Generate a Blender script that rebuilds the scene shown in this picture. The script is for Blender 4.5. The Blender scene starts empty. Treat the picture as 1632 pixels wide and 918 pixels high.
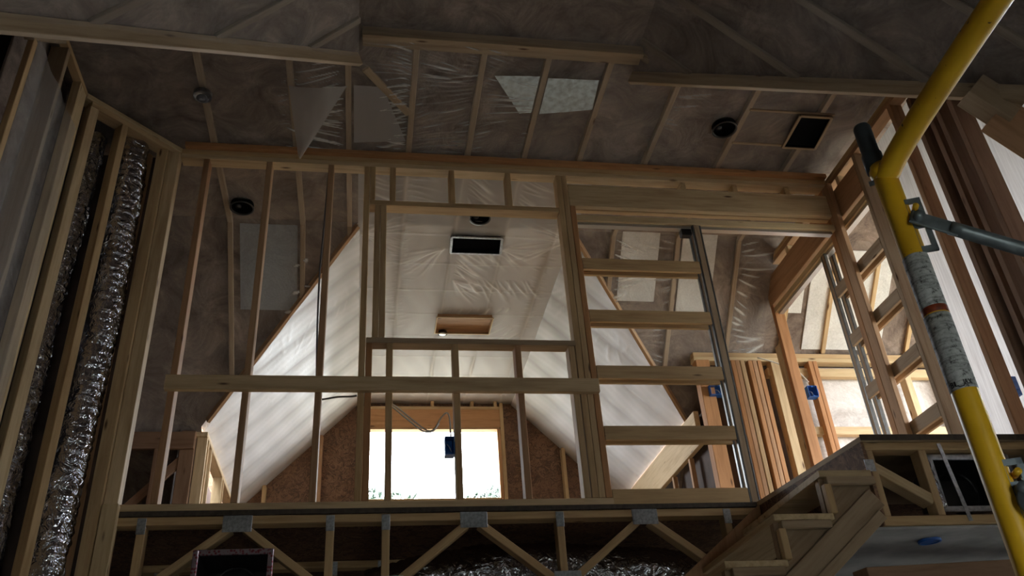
import bpy, bmesh, math, random
import numpy as np
from mathutils import Vector, Matrix, noise

random.seed(7)
rng = np.random.default_rng(7)
SC = bpy.context.scene
COL = SC.collection

# ------------------------------------------------------------------ camera, light, exposure
CAM_LOC = Vector((0, -4.7, 1.6))
_yaw, _pitch, _roll = -0.19154, 0.55177, 0.075278
_f = 1382.5
r, u, d = Vector((1, 0, 0)), Vector((0, 0, 1)), Vector((0, 1, 0))
_R = Matrix.Rotation(_yaw, 3, 'Z'); r, u, d = _R @ r, _R @ u, _R @ d
_R = Matrix.Rotation(_pitch, 3, r); u, d = _R @ u, _R @ d
_R = Matrix.Rotation(_roll, 3, d); r, u = _R @ r, _R @ u
cd = bpy.data.cameras.new('camera'); cam = bpy.data.objects.new('camera', cd); COL.objects.link(cam)
cd.sensor_fit = 'HORIZONTAL'; cd.sensor_width = 36; cd.lens = 36 * _f / 1632; cd.clip_start = .05
_m = Matrix((r, u, -d)).transposed().to_4x4(); _m.translation = CAM_LOC
cam.matrix_world = _m
SC.camera = cam
SC.view_settings.view_transform = 'Standard'; SC.view_settings.look = 'None'
SC.view_settings.gamma = 1; SC.view_settings.use_curve_mapping = False
SC.view_settings.exposure = -0.08
SC.cycles.max_bounces = 10; SC.cycles.diffuse_bounces = 5; SC.cycles.glossy_bounces = 4
SC.cycles.transparent_max_bounces = 16; SC.cycles.sample_clamp_indirect = 6
SC.cycles.use_denoising = True

W = bpy.data.worlds.new('sky'); SC.world = W; W.use_nodes = True
_bg = W.node_tree.nodes['Background']; _bg.inputs[0].default_value = (.88, .95, 1, 1); _bg.inputs[1].default_value = 32.0

def portal(name, loc, sx, sy, direction):
    l = bpy.data.lights.new(name, 'AREA'); l.shape = 'RECTANGLE'; l.size = sx; l.size_y = sy
    o = bpy.data.objects.new(name, l); COL.objects.link(o)
    o.location = loc; o.rotation_euler = Vector(direction).to_track_quat('-Z', 'Y').to_euler()
    l.cycles.is_portal = True
    return o
portal('gable_window_daylight', (.71, 4.22, 4.92), 1.40, .74, (0, -1, 0))
portal('east_window_daylight', (6.52, -.60, 4.15), 3.2, 1.7, (-1, 0, 0))
portal('landing_fill_daylight', (6.52, -1.6, 1.2), 1.2, .8, (-1, 0, 0))  # unseen opening added to brighten the landing's underside
portal('rear_window_daylight', (.9, -8.02, 1.45), 1.0, 1.2, (0, 1, 0))

# ------------------------------------------------------------------ node helpers and materials
def mat(name):
    m = bpy.data.materials.new(name); m.use_nodes = True
    nt = m.node_tree
    return m, nt, nt.nodes['Principled BSDF'], nt.nodes['Material Output']
def N(nt, t, **kw):
    n = nt.nodes.new(t)
    for k, v in kw.items():
        if k in n.inputs: n.inputs[k].default_value = v
        else: setattr(n, k, v)
    return n
def ramp(nt, fac, stops):
    n = nt.nodes.new('ShaderNodeValToRGB'); e = n.color_ramp.elements
    while len(e) < len(stops): e.new(.5)
    for q, (p, c) in zip(e, stops): q.position = p; q.color = (*c, 1)
    nt.links.new(fac, n.inputs[0]); return n.outputs[0]
def coords(nt, scale, kind='Object', rnd=False):
    tc = N(nt, 'ShaderNodeTexCoord'); mp = N(nt, 'ShaderNodeMapping'); mp.inputs['Scale'].default_value = scale
    nt.links.new(tc.outputs[kind], mp.inputs[0])
    if rnd:
        oi = N(nt, 'ShaderNodeObjectInfo'); ml = N(nt, 'ShaderNodeVectorMath', operation='SCALE'); ml.inputs[0].default_value = (37, 23, 61)
        nt.links.new(oi.outputs['Random'], ml.inputs['Scale']); nt.links.new(ml.outputs[0], mp.inputs['Location'])
        return mp.outputs[0], oi.outputs['Random']
    return mp.outputs[0]
def mix(nt, fac, a, b, mode='MIX'):
    n = N(nt, 'ShaderNodeMix', data_type='RGBA', blend_type=mode)
    for sock, v in ((0, fac), (6, a), (7, b)):
        if hasattr(v, 'links'): nt.links.new(v, n.inputs[sock])
        elif sock == 0: n.inputs[0].default_value = v
        else: n.inputs[sock].default_value = (*v, 1)
    return n.outputs[2]
def bump(nt, h, bsdf, strength=.3, dist=.01):
    b = N(nt, 'ShaderNodeBump'); b.inputs['Strength'].default_value = strength; b.inputs['Distance'].default_value = dist
    nt.links.new(h, b.inputs['Height']); nt.links.new(b.outputs[0], bsdf.inputs['Normal'])

def wood(name, a, b, c, dark=(.10, .05, .025), rough=.7):
    """lumber: a..b by board, grain along the board's own x, darker knots"""
    m, nt, p, out = mat(name)
    co, rnd = coords(nt, (2.2, 28, 28), rnd=True)
    g = N(nt, 'ShaderNodeTexNoise', Scale=1.0, Detail=5.0, Roughness=.6); nt.links.new(co, g.inputs['Vector'])
    base = ramp(nt, rnd, [(0, a), (.5, b), (1, c)])
    gr = ramp(nt, g.outputs[0], [(.3, (.62, .55, .48)), (.55, (1, 1, 1)), (.75, (.80, .74, .68))])
    col = mix(nt, .75, base, gr, 'MULTIPLY')
    ck, _ = coords(nt, (2.6, 11, 11), rnd=True)
    v = N(nt, 'ShaderNodeTexVoronoi', Scale=1.0); nt.links.new(ck, v.inputs['Vector'])
    k = ramp(nt, v.outputs['Distance'], [(.04, (1, 1, 1)), (.115, (0, 0, 0))])
    col = mix(nt, k, col, dark)
    cb, _ = coords(nt, (.8, 3, 3), rnd=True)
    bl = N(nt, 'ShaderNodeTexNoise', Scale=1.5, Detail=3.0); nt.links.new(cb, bl.inputs['Vector'])
    col = mix(nt, .5, col, ramp(nt, bl.outputs[0], [(.35, (.72, .70, .68)), (.65, (1.0, 1.0, 1.0))]), 'MULTIPLY')
    nt.links.new(col, p.inputs['Base Color']); p.inputs['Roughness'].default_value = rough
    p.inputs['Specular IOR Level'].default_value = .25
    bump(nt, g.outputs[0], p, .25, .004)
    return m
PINE = wood('pine lumber', (.60, .42, .235), (.54, .37, .195), (.61, .41, .21))
FIR = wood('fir lumber', (.50, .29, .16), (.44, .25, .13), (.52, .33, .19))
ORANGE = wood('orange fir lumber', (.50, .25, .11), (.52, .27, .12), (.47, .22, .10))
PALE = wood('pale spruce lumber', (.66, .50, .295), (.62, .46, .27), (.66, .49, .30))
GREYWOOD = wood('weathered lumber', (.43, .315, .205), (.39, .28, .18), (.45, .33, .215))
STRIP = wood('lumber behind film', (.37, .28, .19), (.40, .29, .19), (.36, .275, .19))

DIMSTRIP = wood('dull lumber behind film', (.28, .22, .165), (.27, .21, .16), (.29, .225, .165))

def plain(name, col, rough=.5, metal=0, spec=.5, noisy=0, nscale=20):
    m, nt, p, out = mat(name)
    p.inputs['Base Color'].default_value = (*col, 1); p.inputs['Roughness'].default_value = rough
    p.inputs['Metallic'].default_value = metal; p.inputs['Specular IOR Level'].default_value = spec
    if noisy:
        co = coords(nt, (1, 1, 1)); t = N(nt, 'ShaderNodeTexNoise', Scale=float(nscale), Detail=5.0); nt.links.new(co, t.inputs['Vector'])
        lo = tuple(x * (1 - noisy) for x in col)
        nt.links.new(ramp(nt, t.outputs[0], [(.35, lo), (.62, col)]), p.inputs['Base Color'])
        bump(nt, t.outputs[0], p, .15, .004)
    return m

def osb():
    m, nt, p, out = mat('oriented strand board')
    co = coords(nt, (1, 1, 1))
    v = N(nt, 'ShaderNodeTexVoronoi', Scale=24.0); v.inputs['Randomness'].default_value = 1
    w_ = N(nt, 'ShaderNodeTexNoise', Scale=9.0, Detail=4.0, Distortion=2.0)
    nt.links.new(co, w_.inputs['Vector']); nt.links.new(mix(nt, .35, co, w_.outputs['Color']), v.inputs['Vector'])
    bw = N(nt, 'ShaderNodeRGBToBW'); nt.links.new(v.outputs['Color'], bw.inputs[0])
    col = ramp(nt, bw.outputs[0], [(.2, (.085, .042, .022)), (.5, (.16, .080, .042)), (.85, (.24, .13, .07))])
    nt.links.new(col, p.inputs['Base Color']); p.inputs['Roughness'].default_value = .75
    bump(nt, bw.outputs[0], p, .3, .003); return m
OSB = osb()

def insulation(name, a, b, c, streak=(1, 1, 1), seam=None):
    """fibre batts seen behind vapour film: cloudy mottling and fine fibres"""
    m, nt, p, out = mat(name)
    co = coords(nt, streak)
    t = N(nt, 'ShaderNodeTexNoise', Scale=3.4, Detail=10.0, Roughness=.70, Distortion=.9); nt.links.new(co, t.inputs['Vector'])
    f = N(nt, 'ShaderNodeTexNoise', Scale=60.0, Detail=3.0); nt.links.new(co, f.inputs['Vector'])
    col = ramp(nt, t.outputs[0], [(.32, a), (.52, b), (.72, c)])
    col = mix(nt, .35, col, ramp(nt, f.outputs[0], [(.3, (.72, .70, .68)), (.7, (1.1, 1.1, 1.1))]), 'MULTIPLY')
    nt.links.new(col, p.inputs['Base Color']); p.inputs['Roughness'].default_value = .9
    p.inputs['Specular IOR Level'].default_value = .15
    bump(nt, t.outputs[0], p, .5, .03); return m
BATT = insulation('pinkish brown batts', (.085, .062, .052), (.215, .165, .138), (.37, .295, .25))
BATT_PALE_LIT = insulation('pale window-lit batts', (.46, .41, .385), (.70, .655, .63), (.83, .80, .785), (1, .45, 1))  # same batts, window light of the attic vault put into the colour
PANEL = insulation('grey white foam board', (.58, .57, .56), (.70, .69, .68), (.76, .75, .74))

PANEL_SHADED = insulation('shaded blue grey foam board', (.27, .275, .29), (.34, .345, .36), (.38, .385, .40))  # darker copy of the foam board, the left side's weak light painted in

def film(name, haze, tint=(.80, .79, .78), rough=.28, graze=.18, fold=.5, spec=.5, fibre=(1, 1, 1)):
    """thin poly: mostly clear, milkier where it is folded double"""
    m, nt, p, out = mat(name)
    p.inputs['Base Color'].default_value = (*tint, 1); p.inputs['Roughness'].default_value = rough
    p.inputs['Specular IOR Level'].default_value = spec
    co = coords(nt, fibre); t = N(nt, 'ShaderNodeTexNoise', Scale=14.0, Detail=6.0, Distortion=1.4); nt.links.new(co, t.inputs['Vector'])
    bump(nt, t.outputs[0], p, .25, .01)
    tr = N(nt, 'ShaderNodeBsdfTransparent'); mx = N(nt, 'ShaderNodeMixShader')
    lw = N(nt, 'ShaderNodeLayerWeight', Blend=.35)
    fr = N(nt, 'ShaderNodeMath', operation='MULTIPLY_ADD'); fr.inputs[1].default_value = graze; fr.inputs[2].default_value = haze
    nt.links.new(lw.outputs['Facing'], fr.inputs[0])
    at = N(nt, 'ShaderNodeAttribute', attribute_name='fold')
    fd = N(nt, 'ShaderNodeMath', operation='MULTIPLY_ADD', use_clamp=True); fd.inputs[1].default_value = fold
    nt.links.new(at.outputs['Fac'], fd.inputs[0]); nt.links.new(fr.outputs[0], fd.inputs[2])
    nt.links.new(fd.outputs[0], mx.inputs[0]); nt.links.new(tr.outputs[0], mx.inputs[1]); nt.links.new(p.outputs[0], mx.inputs[2])
    nt.links.new(mx.outputs[0], out.inputs[0]); return m
FILM = film('clear poly film', .055, (.88, .86, .84), fold=.55)
FILM_WRINKLED = film('wrinkled poly film', .30, (.80, .77, .755), .45, .15, .3, .35)
FILM_CLOUDY = film('cloudy poly film', .50, (.50, .47, .47), .4, .15, .12)
FILM_WALL = film('wall poly film', .12, (.54, .50, .47), .5, .10, .2, .2)

def translucent(name):
    m, nt, p, out = mat(name)
    co = coords(nt, (1, 30, 1.2)); t = N(nt, 'ShaderNodeTexNoise', Scale=3.0, Detail=6.0); nt.links.new(co, t.inputs['Vector'])
    c = ramp(nt, t.outputs[0], [(.3, (.49, .47, .465)), (.7, (.62, .605, .60))])
    tl = N(nt, 'ShaderNodeBsdfTranslucent'); df = N(nt, 'ShaderNodeBsdfDiffuse'); mx = N(nt, 'ShaderNodeMixShader')
    mx.inputs[0].default_value = .35
    nt.links.new(c, tl.inputs[0]); nt.links.new(c, df.inputs[0])
    nt.links.new(tl.outputs[0], mx.inputs[1]); nt.links.new(df.outputs[0], mx.inputs[2]); nt.links.new(mx.outputs[0], out.inputs[0]); return m
SHEETING = translucent('milky wall sheeting')

def foil():
    m, nt, p, out = mat('crinkled foil')
    p.inputs['Base Color'].default_value = (.55, .55, .60, 1); p.inputs['Metallic'].default_value = 1; p.inputs['Roughness'].default_value = .13
    co = coords(nt, (1, 1, 1)); t = N(nt, 'ShaderNodeTexNoise', Scale=13.0, Detail=3.0, Roughness=.55, Distortion=1.8); nt.links.new(co, t.inputs['Vector'])
    bump(nt, t.outputs[0], p, .8, .03); return m
FOIL = foil()
GALV = plain('galvanised steel', (.50, .52, .55), .38, .9, noisy=.35, nscale=60)
DARKSTEEL = plain('dull steel edge', (.16, .16, .155), .45, .7, noisy=.3)
ALU = plain('aluminium track', (.52, .51, .50), .35, .9)
BLACK = plain('black plastic', (.012, .012, .013), .3)
BLACKDULL = plain('black sheet metal', (.004, .004, .005), .9, spec=.05)
BLUE = plain('blue box plastic', (.02, .10, .36), .4)
WHITEWIRE = plain('white cable', (.55, .52, .48), .5)
DARKWIRE = plain('grey cable', (.11, .11, .12), .5)
YELLOW = plain('yellow scaffold paint', (.62, .33, .012), .38, noisy=.35, nscale=9)
def chipped():
    m, nt, p, out = mat('chipped yellow paint')
    co = coords(nt, (1, 1, .6)); v = N(nt, 'ShaderNodeTexNoise', Scale=75.0, Detail=3.0); nt.links.new(co, v.inputs['Vector'])
    b = N(nt, 'ShaderNodeTexNoise', Scale=7.0, Detail=4.0); nt.links.new(co, b.inputs['Vector'])
    col = ramp(nt, b.outputs[0], [(.35, (.60, .33, .012)), (.6, (.80, .46, .018))])
    col = mix(nt, ramp(nt, v.outputs[0], [(.69, (0, 0, 0)), (.73, (1, 1, 1))]), col, (.07, .035, .012))
    nt.links.new(col, p.inputs['Base Color']); p.inputs['Roughness'].default_value = .38
    return m
YELLOW = chipped()
SCAFGREY = plain('grey painted steel', (.20, .235, .25), .42, .5, noisy=.35, nscale=35)
STUBGREY = plain('blue grey pipe', (.055, .070, .080), .5, .2, noisy=.3, nscale=40)
DRYWALL = plain('grey sheet', (.44, .43, .43), .7, noisy=.35, nscale=5)
CONCRETE = plain('concrete', (.46, .445, .42), .85, noisy=.3, nscale=4)
SHADEFIR = wood('shaded fir timber', (.24, .14, .085), (.27, .155, .095), (.22, .125, .075))  # fir with the shade of unlit posts and headers put into its colour
DARKPLY = plain('brown board', (.16, .10, .065), .8, noisy=.4, nscale=5)
PLY = plain('plywood', (.50, .37, .23), .7, noisy=.3, nscale=6)
DARKPANEL = plain('dark sheathing', (.085, .055, .045), .85, noisy=.4, nscale=6)
EDGESHADE = plain('shaded subfloor edge', (.075, .055, .04), .85, noisy=.4, nscale=30)  # deck edge darkened to carry its shade in the colour
GROUNDM = plain('ground', (.40, .40, .34), .95, noisy=.4, nscale=2)
LEAF = plain('leaf', (.010, .028, .012), .6, noisy=.6, nscale=3)
BARK = plain('bark', (.03, .022, .015), .9)
TAPE = None
def tape():
    m, nt, p, out = mat('printed foil tape')
    co = coords(nt, (1, 1, 1)); w_ = N(nt, 'ShaderNodeTexVoronoi', Scale=70.0); nt.links.new(co, w_.inputs['Vector'])
    nt.links.new(ramp(nt, w_.outputs['Distance'], [(.30, (.22, .035, .05)), (.55, (.30, .24, .27))]), p.inputs['Base Color'])
    p.inputs['Metallic'].default_value = .6; p.inputs['Roughness'].default_value = .3
    bump(nt, w_.outputs['Distance'], p, .4, .004); return m
TAPE = tape()
def sticker():
    m, nt, p, out = mat('weathered paper sticker')
    co = coords(nt, (1, 1, 1))
    t = N(nt, 'ShaderNodeTexNoise', Scale=95.0, Detail=6.0, Roughness=.7); nt.links.new(co, t.inputs['Vector'])
    cz = coords(nt, (1, 1, 9)); l = N(nt, 'ShaderNodeTexNoise', Scale=26.0, Detail=4.0); nt.links.new(cz, l.inputs['Vector'])
    col = ramp(nt, t.outputs[0], [(.36, (.035, .033, .03)), (.46, (.36, .37, .36)), (.7, (.55, .56, .56))])
    col = mix(nt, .6, col, ramp(nt, l.outputs[0], [(.38, (.30, .30, .28)), (.52, (1, 1, 1))]), 'MULTIPLY')
    nt.links.new(col, p.inputs['Base Color']); p.inputs['Roughness'].default_value = .6; return m
STICKER = sticker()
REDBAND = plain('red print', (.30, .05, .015), .5, noisy=.5, nscale=90)
INK = plain('black ink', (.01, .01, .01), .6)

# ------------------------------------------------------------------ object helpers
WM = {}
def place(o, M, parent=None):
    WM[o.name] = M.copy()
    if parent is not None:
        o.parent = parent
        o.matrix_parent_inverse = Matrix.Identity(4)
        o.matrix_basis = WM[parent.name].inverted() @ M
    else: o.matrix_basis = M
    return o
def tag(o, label=None, cat=None, group=None, kind=None):
    for k, v in (('label', label), ('category', cat), ('group', group), ('kind', kind)):
        if v: o[k] = v
    return o
def obj(name, bm, m, parent=None, M=None, smooth=False):
    me = bpy.data.meshes.new(name)
    if isinstance(bm, bmesh.types.BMesh): bm.normal_update(); bm.to_mesh(me); bm.free()
    else: me.from_pydata(*bm); me.update()
    if m: me.materials.append(m)
    if smooth:
        for p in me.polygons: p.use_smooth = True
    o = bpy.data.objects.new(name, me); COL.objects.link(o)
    return place(o, M or Matrix.Identity(4), parent)
def thing(name, loc, label=None, cat=None, group=None, kind=None):
    o = bpy.data.objects.new(name, None); COL.objects.link(o); o.empty_display_size = .1
    place(o, Matrix.Translation(loc)); return tag(o, label, cat, group, kind)
def frame(p0, p1, side):
    p0, p1 = Vector(p0), Vector(p1); x = (p1 - p0).normalized(); y = Vector(side); y = (y - y.dot(x) * x).normalized(); z = x.cross(y)
    M = Matrix((x, y, z)).transposed().to_4x4(); M.translation = (p0 + p1) / 2
    return M, (p1 - p0).length
def chambox(sx, sy, sz, c=.003):
    bm = bmesh.new(); bmesh.ops.create_cube(bm, size=1); bmesh.ops.scale(bm, vec=(sx, sy, sz), verts=bm.verts)
    if c: bmesh.ops.bevel(bm, geom=bm.edges[:], offset=min(c, min(sx, sy, sz) * .3), segments=1, affect='EDGES')
    return bm
def board(name, p0, p1, w, t, side, m, parent=None, c=.003):
    """lumber from p0 to p1 (centre line); w wide along `side`, t thick"""
    M, L = frame(p0, p1, side); return obj(name, chambox(L, w, t, c), m, parent, M)
def box(name, lo, hi, m, parent=None, axis=None, c=.003):
    """lumber filling lo..hi, its grain along the longest side"""
    s = [hi[i] - lo[i] for i in range(3)]; a = s.index(max(s)) if axis is None else axis
    mid = [(hi[i] + lo[i]) / 2 for i in range(3)]; p0, p1 = list(mid), list(mid); p0[a] = lo[a]; p1[a] = hi[a]
    b = (a + 1) % 3; sd = [0, 0, 0]; sd[b] = 1
    return board(name, p0, p1, s[b], s[(a + 2) % 3], sd, m, parent, c)
def prism(name, pts, vec, m, parent=None):
    """polygon pts extruded by vec; the local x axis lies along its first edge"""
    M, L = frame(pts[0], pts[1], (Vector(pts[2]) - Vector(pts[0])))
    Mi = M.inverted(); bm = bmesh.new(); v = Vector(vec)
    a = [bm.verts.new(Mi @ Vector(p)) for p in pts]; b = [bm.verts.new(Mi @ (Vector(p) + v)) for p in pts]
    n = len(pts); bm.faces.new(a); bm.faces.new(b[::-1])
    for i in range(n): bm.faces.new((a[i], b[i], b[(i + 1) % n], a[(i + 1) % n]))
    bmesh.ops.recalc_face_normals(bm, faces=bm.faces[:])
    return obj(name, bm, m, parent, M)
def smooth_path(pts, n=8):
    P = [Vector(p) for p in pts]; P = [2 * P[0] - P[1]] + P + [2 * P[-1] - P[-2]]; out = []
    for i in range(1, len(P) - 2):
        a, b, c, e = P[i - 1:i + 3]
        for k in range(n):
            t = k / n
            out.append(.5 * (2 * b + (c - a) * t + (2 * a - 5 * b + 4 * c - e) * t * t + (3 * b - a - 3 * c + e) * t ** 3))
    return out + [P[-2]]
def tube(name, pts, rad, m, parent=None, seg=12, n=8, fn=None, smooth=True, caps=True, straight=False):
    P = [Vector(p) for p in pts] if straight else smooth_path(pts, n)
    o0 = P[0].copy(); bm = bmesh.new(); rings = []
    t0 = (P[1] - P[0]).normalized(); x = t0.orthogonal().normalized()
    s = 0
    for i, p in enumerate(P):
        t = (P[min(i + 1, len(P) - 1)] - P[max(i - 1, 0)]).normalized(); x = (x - x.dot(t) * t).normalized(); y = t.cross(x)
        if i: s += (P[i] - P[i - 1]).length
        ring = []
        for k in range(seg):
            a = 2 * math.pi * k / seg; rr = fn(s, a, i) if fn else rad
            ring.append(bm.verts.new(p - o0 + rr * (math.cos(a) * x + math.sin(a) * y)))
        rings.append(ring)
    for A, B in zip(rings, rings[1:]):
        for k in range(seg): bm.faces.new((A[k], A[(k + 1) % seg], B[(k + 1) % seg], B[k]))
    if caps: bm.faces.new(rings[0][::-1]); bm.faces.new(rings[-1])
    return obj(name, bm, m, parent, Matrix.Translation(o0), smooth)
def lathe(name, prof, m, parent=None, M=None, seg=32):
    bm = bmesh.new(); rings = []
    for rr, z in prof:
        rings.append([bm.verts.new((rr * math.cos(2 * math.pi * k / seg), rr * math.sin(2 * math.pi * k / seg), z)) for k in range(seg)])
    for A, B in zip(rings, rings[1:]):
        for k in range(seg): bm.faces.new((A[k], A[(k + 1) % seg], B[(k + 1) % seg], B[k]))
    return obj(name, bm, m, parent, M, True)
def structure(o, label=None): return tag(o, label, None, None, 'structure')

# ------------------------------------------------------------------ the roof: a main vault and a cross vault, all at 45 degrees
ZC = 5.62                      # underside of the collar ties
XA, XB = -.10, 1.62            # creases of the cross vault
YA, YB = -.88, .88             # creases of the main vault
RAFT = [-1.06, -.52, -.165, .245, .66, 1.065, 1.466, 1.958, 2.514, 3.05]

def quads(name, polys, m, parent=None):
    verts, faces = [], []
    for p in polys: faces.append(tuple(range(len(verts), len(verts) + len(p)))); verts += [tuple(q) for q in p]
    return obj(name, (verts, [], faces), m, parent)
e = .045                       # insulation sits this far above the rafters' lower edges
def up(p, nx, ny, nz): return (p[0] + nx, p[1] + ny, p[2] + nz)
BACK_L = [(XA, YB, ZC), (XA - 1.2, YB + 1.2, ZC - 1.2), (XA - 1.2, 4.25, ZC - 3.37), (-3.1, 4.25, ZC - 3.37), (-3.1, YB, ZC)]
BACK_R = [(XB, YB, ZC), (6.6, YB, ZC), (6.6, 4.25, ZC - 3.37), (XB + 1.15, 4.25, ZC - 3.37), (XB + 1.15, YB + 1.15, ZC - 1.15)]
FRONT_L = [(XA, YA, ZC), (-3.0, YA, ZC), (-3.0, YA - 2.9, ZC - 2.9)]
FRONT_R = [(XB, YA, ZC), (XB + 3.0, YA - 3.0, ZC - 3.0), (6.6, YA - 3.0, ZC - 3.0), (6.6, YA, ZC)]
TUN_L = [(XA, YB, ZC), (XA, 4.22, ZC), (XA - 1.2, 4.22, ZC - 1.2), (XA - 1.2, YB + 1.2, ZC - 1.2)]
TUN_R = [(XB, YB, ZC), (XB + 1.15, YB + 1.15, ZC - 1.15), (XB + 1.15, 4.22, ZC - 1.15), (XB, 4.22, ZC)]
GR_L = [(XA, YA, ZC), (XA - 2.9, YA - 2.9, ZC - 2.9), (XA - 2.9, -8.1, ZC - 2.9), (XA, -8.1, ZC)]
GR_R = [(XB, YA, ZC), (XB, -8.1, ZC), (XB + 3.0, -8.1, ZC - 3.0), (XB + 3.0, YA - 3.0, ZC - 3.0)]
FLAT_L = [(-3.1, YA, ZC), (XA, YA, ZC), (XA, YB, ZC), (-3.1, YB, ZC)]
FLAT_R = [(XB, YA, ZC), (6.6, YA, ZC), (6.6, YB, ZC), (XB, YB, ZC)]
FLAT_M = [(XA, YA, ZC), (XB, YA, ZC), (XB, YB, ZC), (XA, YB, ZC)]
FLAT_T = [(XA, YB, ZC), (XB, YB, ZC), (XB, 4.22, ZC), (XA, 4.22, ZC)]
FLAT_F = [(XA, -8.1, ZC), (XB, -8.1, ZC), (XB, YA, ZC), (XA, YA, ZC)]
s2 = e * (math.sqrt(2) - 1)
def lift(p):                   # the shell is the same vault moved outwards
    x, y, z = p; return (x, y, z + e)
dark = [[lift(p) for p in q] for q in (BACK_L, BACK_R, FRONT_L, FRONT_R, GR_L, GR_R, FLAT_L, FLAT_R, FLAT_M, FLAT_F)]
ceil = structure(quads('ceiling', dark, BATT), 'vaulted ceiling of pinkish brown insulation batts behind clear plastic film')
tun = structure(quads('ceiling.001', [[lift(p) for p in q] for q in (TUN_L, TUN_R, FLAT_T)], BATT_PALE_LIT),
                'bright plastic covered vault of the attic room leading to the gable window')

# rafters: each a strip of lumber showing through the film
for X in RAFT:
    y0 = -1.05 if XA < X < XB else YA
    y1 = 4.1 if XA < X < XB else YB
    board('rafter', (X, y0, ZC + .022), (X, min(y1, YB), ZC + .022), .038, .045, (1, 0, 0), STRIP, ceil)
    if XA < X < XB:
        board('rafter', (X, YB + .05, ZC + .03), (X, 4.1, ZC + .03), .038, .02, (1, 0, 0), STRIP, tun)
    elif X < XA:
        L = min(1.2, abs(X - XA)); board('rafter', (X, YB, ZC + .022), (X, YB + L, ZC - L + .022), .038, .03, (1, 0, 0), STRIP, ceil)
    else:
        L = min(1.15, X - XB); board('rafter', (X, YB, ZC + .022), (X, YB + L, ZC - L + .022), .038, .03, (1, 0, 0), STRIP, ceil)
for X in (3.55, 3.95, 4.35, 4.75, 5.15):
    board('rafter', (X, YB, ZC + .022), (X, 1.58, ZC - .70 + .022), .038, .03, (1, 0, 0), PINE, ceil)
    board('rafter', (X, YA, ZC + .022), (X, -2.6, ZC - 1.72 + .022), .038, .03, (1, 0, 0), PINE, ceil)
for k in range(9):             # slopes of the tall room, rafters rising to the cross vault's crease
    y = -1.15 - .41 * k
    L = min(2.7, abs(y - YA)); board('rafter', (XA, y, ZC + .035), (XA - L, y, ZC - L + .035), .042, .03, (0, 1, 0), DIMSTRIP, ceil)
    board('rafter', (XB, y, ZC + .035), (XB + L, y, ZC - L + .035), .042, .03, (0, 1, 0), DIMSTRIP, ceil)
# valley rafters: the pale lines where the vaults meet
for sx, x0, L in ((-1, XA, 2.7), (1, XB, 2.9)):
    board('valley_rafter', (x0, YA, ZC - .012), (x0 + sx * L, YA - L, ZC - L - .012), .08, .034, (1, -sx, 0), GREYWOOD, ceil)
    board('valley_rafter', (x0, YB, ZC + .02), (x0 + sx * 1.15, YB + 1.15, ZC - 1.13), .05, .03, (1, sx, 0), FIR, ceil)
# soffit beam at the front of the collar ties
box('ridge_beam', (XA + .02, -1.10, ZC - .035), (XB + .02, -1.06, ZC + .04), GREYWOOD, ceil)
box('ridge_beam', (XA + .02, -1.06, ZC - .005), (XB + .02, -.98, ZC + .03), STRIP, ceil)
board('hip_block', (XB + .02, -1.06, ZC - .01), (XB + .33, -.90, ZC - .01), .04, .03, (0, 1, 0), STRIP, ceil)
board('hip_block', (XA + .04, -.80, ZC - .004), (.23, -.42, ZC - .004), .05, .02, (1, -1, 0), STRIP, ceil)

# vapour film, a fine mesh pulled into folds that fan out from its staples
def folds(s, t, lines):
    """lines: start x, y, heading, length, half width, height"""
    h = np.zeros_like(s)
    for x0, y0, a, L, w, A in lines:
        x1, y1 = x0 + L * math.cos(a), y0 + L * math.sin(a)
        k = (s > min(x0, x1) - 4 * w) & (s < max(x0, x1) + 4 * w) & (t > min(y0, y1) - 4 * w) & (t < max(y0, y1) + 4 * w)
        if not k.any(): continue
        dx, dy = s[k] - x0, t[k] - y0; q = dx * math.cos(a) + dy * math.sin(a); c = -dx * math.sin(a) + dy * math.cos(a)
        c = c + .010 * np.sin(q * 11 + x0 * 50)
        p = np.clip(q / L, 0, 1); ww = w * (.6 + .9 * p)
        h[k] += A * np.exp(-(c / ww) ** 2) * np.where((q > 0) & (q < L), np.sin(np.pi * p ** .6), 0)
    return h
def fan(rafts, y0, y1, step, L, spread, w, A, seed, sides=(-1, 1)):
    """folds leaving each staple line nearly square to it, their heading drifting smoothly along it"""
    g = np.random.default_rng(seed); out = []
    for c in rafts:
        for sd in sides:
            p1, p2 = g.uniform(0, 6.28, 2)
            for y in np.arange(y0, y1, step):
                a = spread * math.sin(y * 5 + p1) + g.normal(0, .07); a = a if sd > 0 else math.pi - a
                out.append((c + sd * .012, y + g.normal(0, step * .3), a, L * g.uniform(.5, 1.15) * (.75 + .35 * math.sin(y * 8 + p2)), w * g.uniform(.7, 1.4), A * g.uniform(.4, 1.2)))
    return out
def wr(s, t, A, rafts, seed):
    return folds(s, t, fan(rafts, float(t.min()), float(t.max()), .09, .16, .35, .007, A * .5, seed))
HOLES = []                     # openings cut through the film: x0, x1, y0, y1
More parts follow.
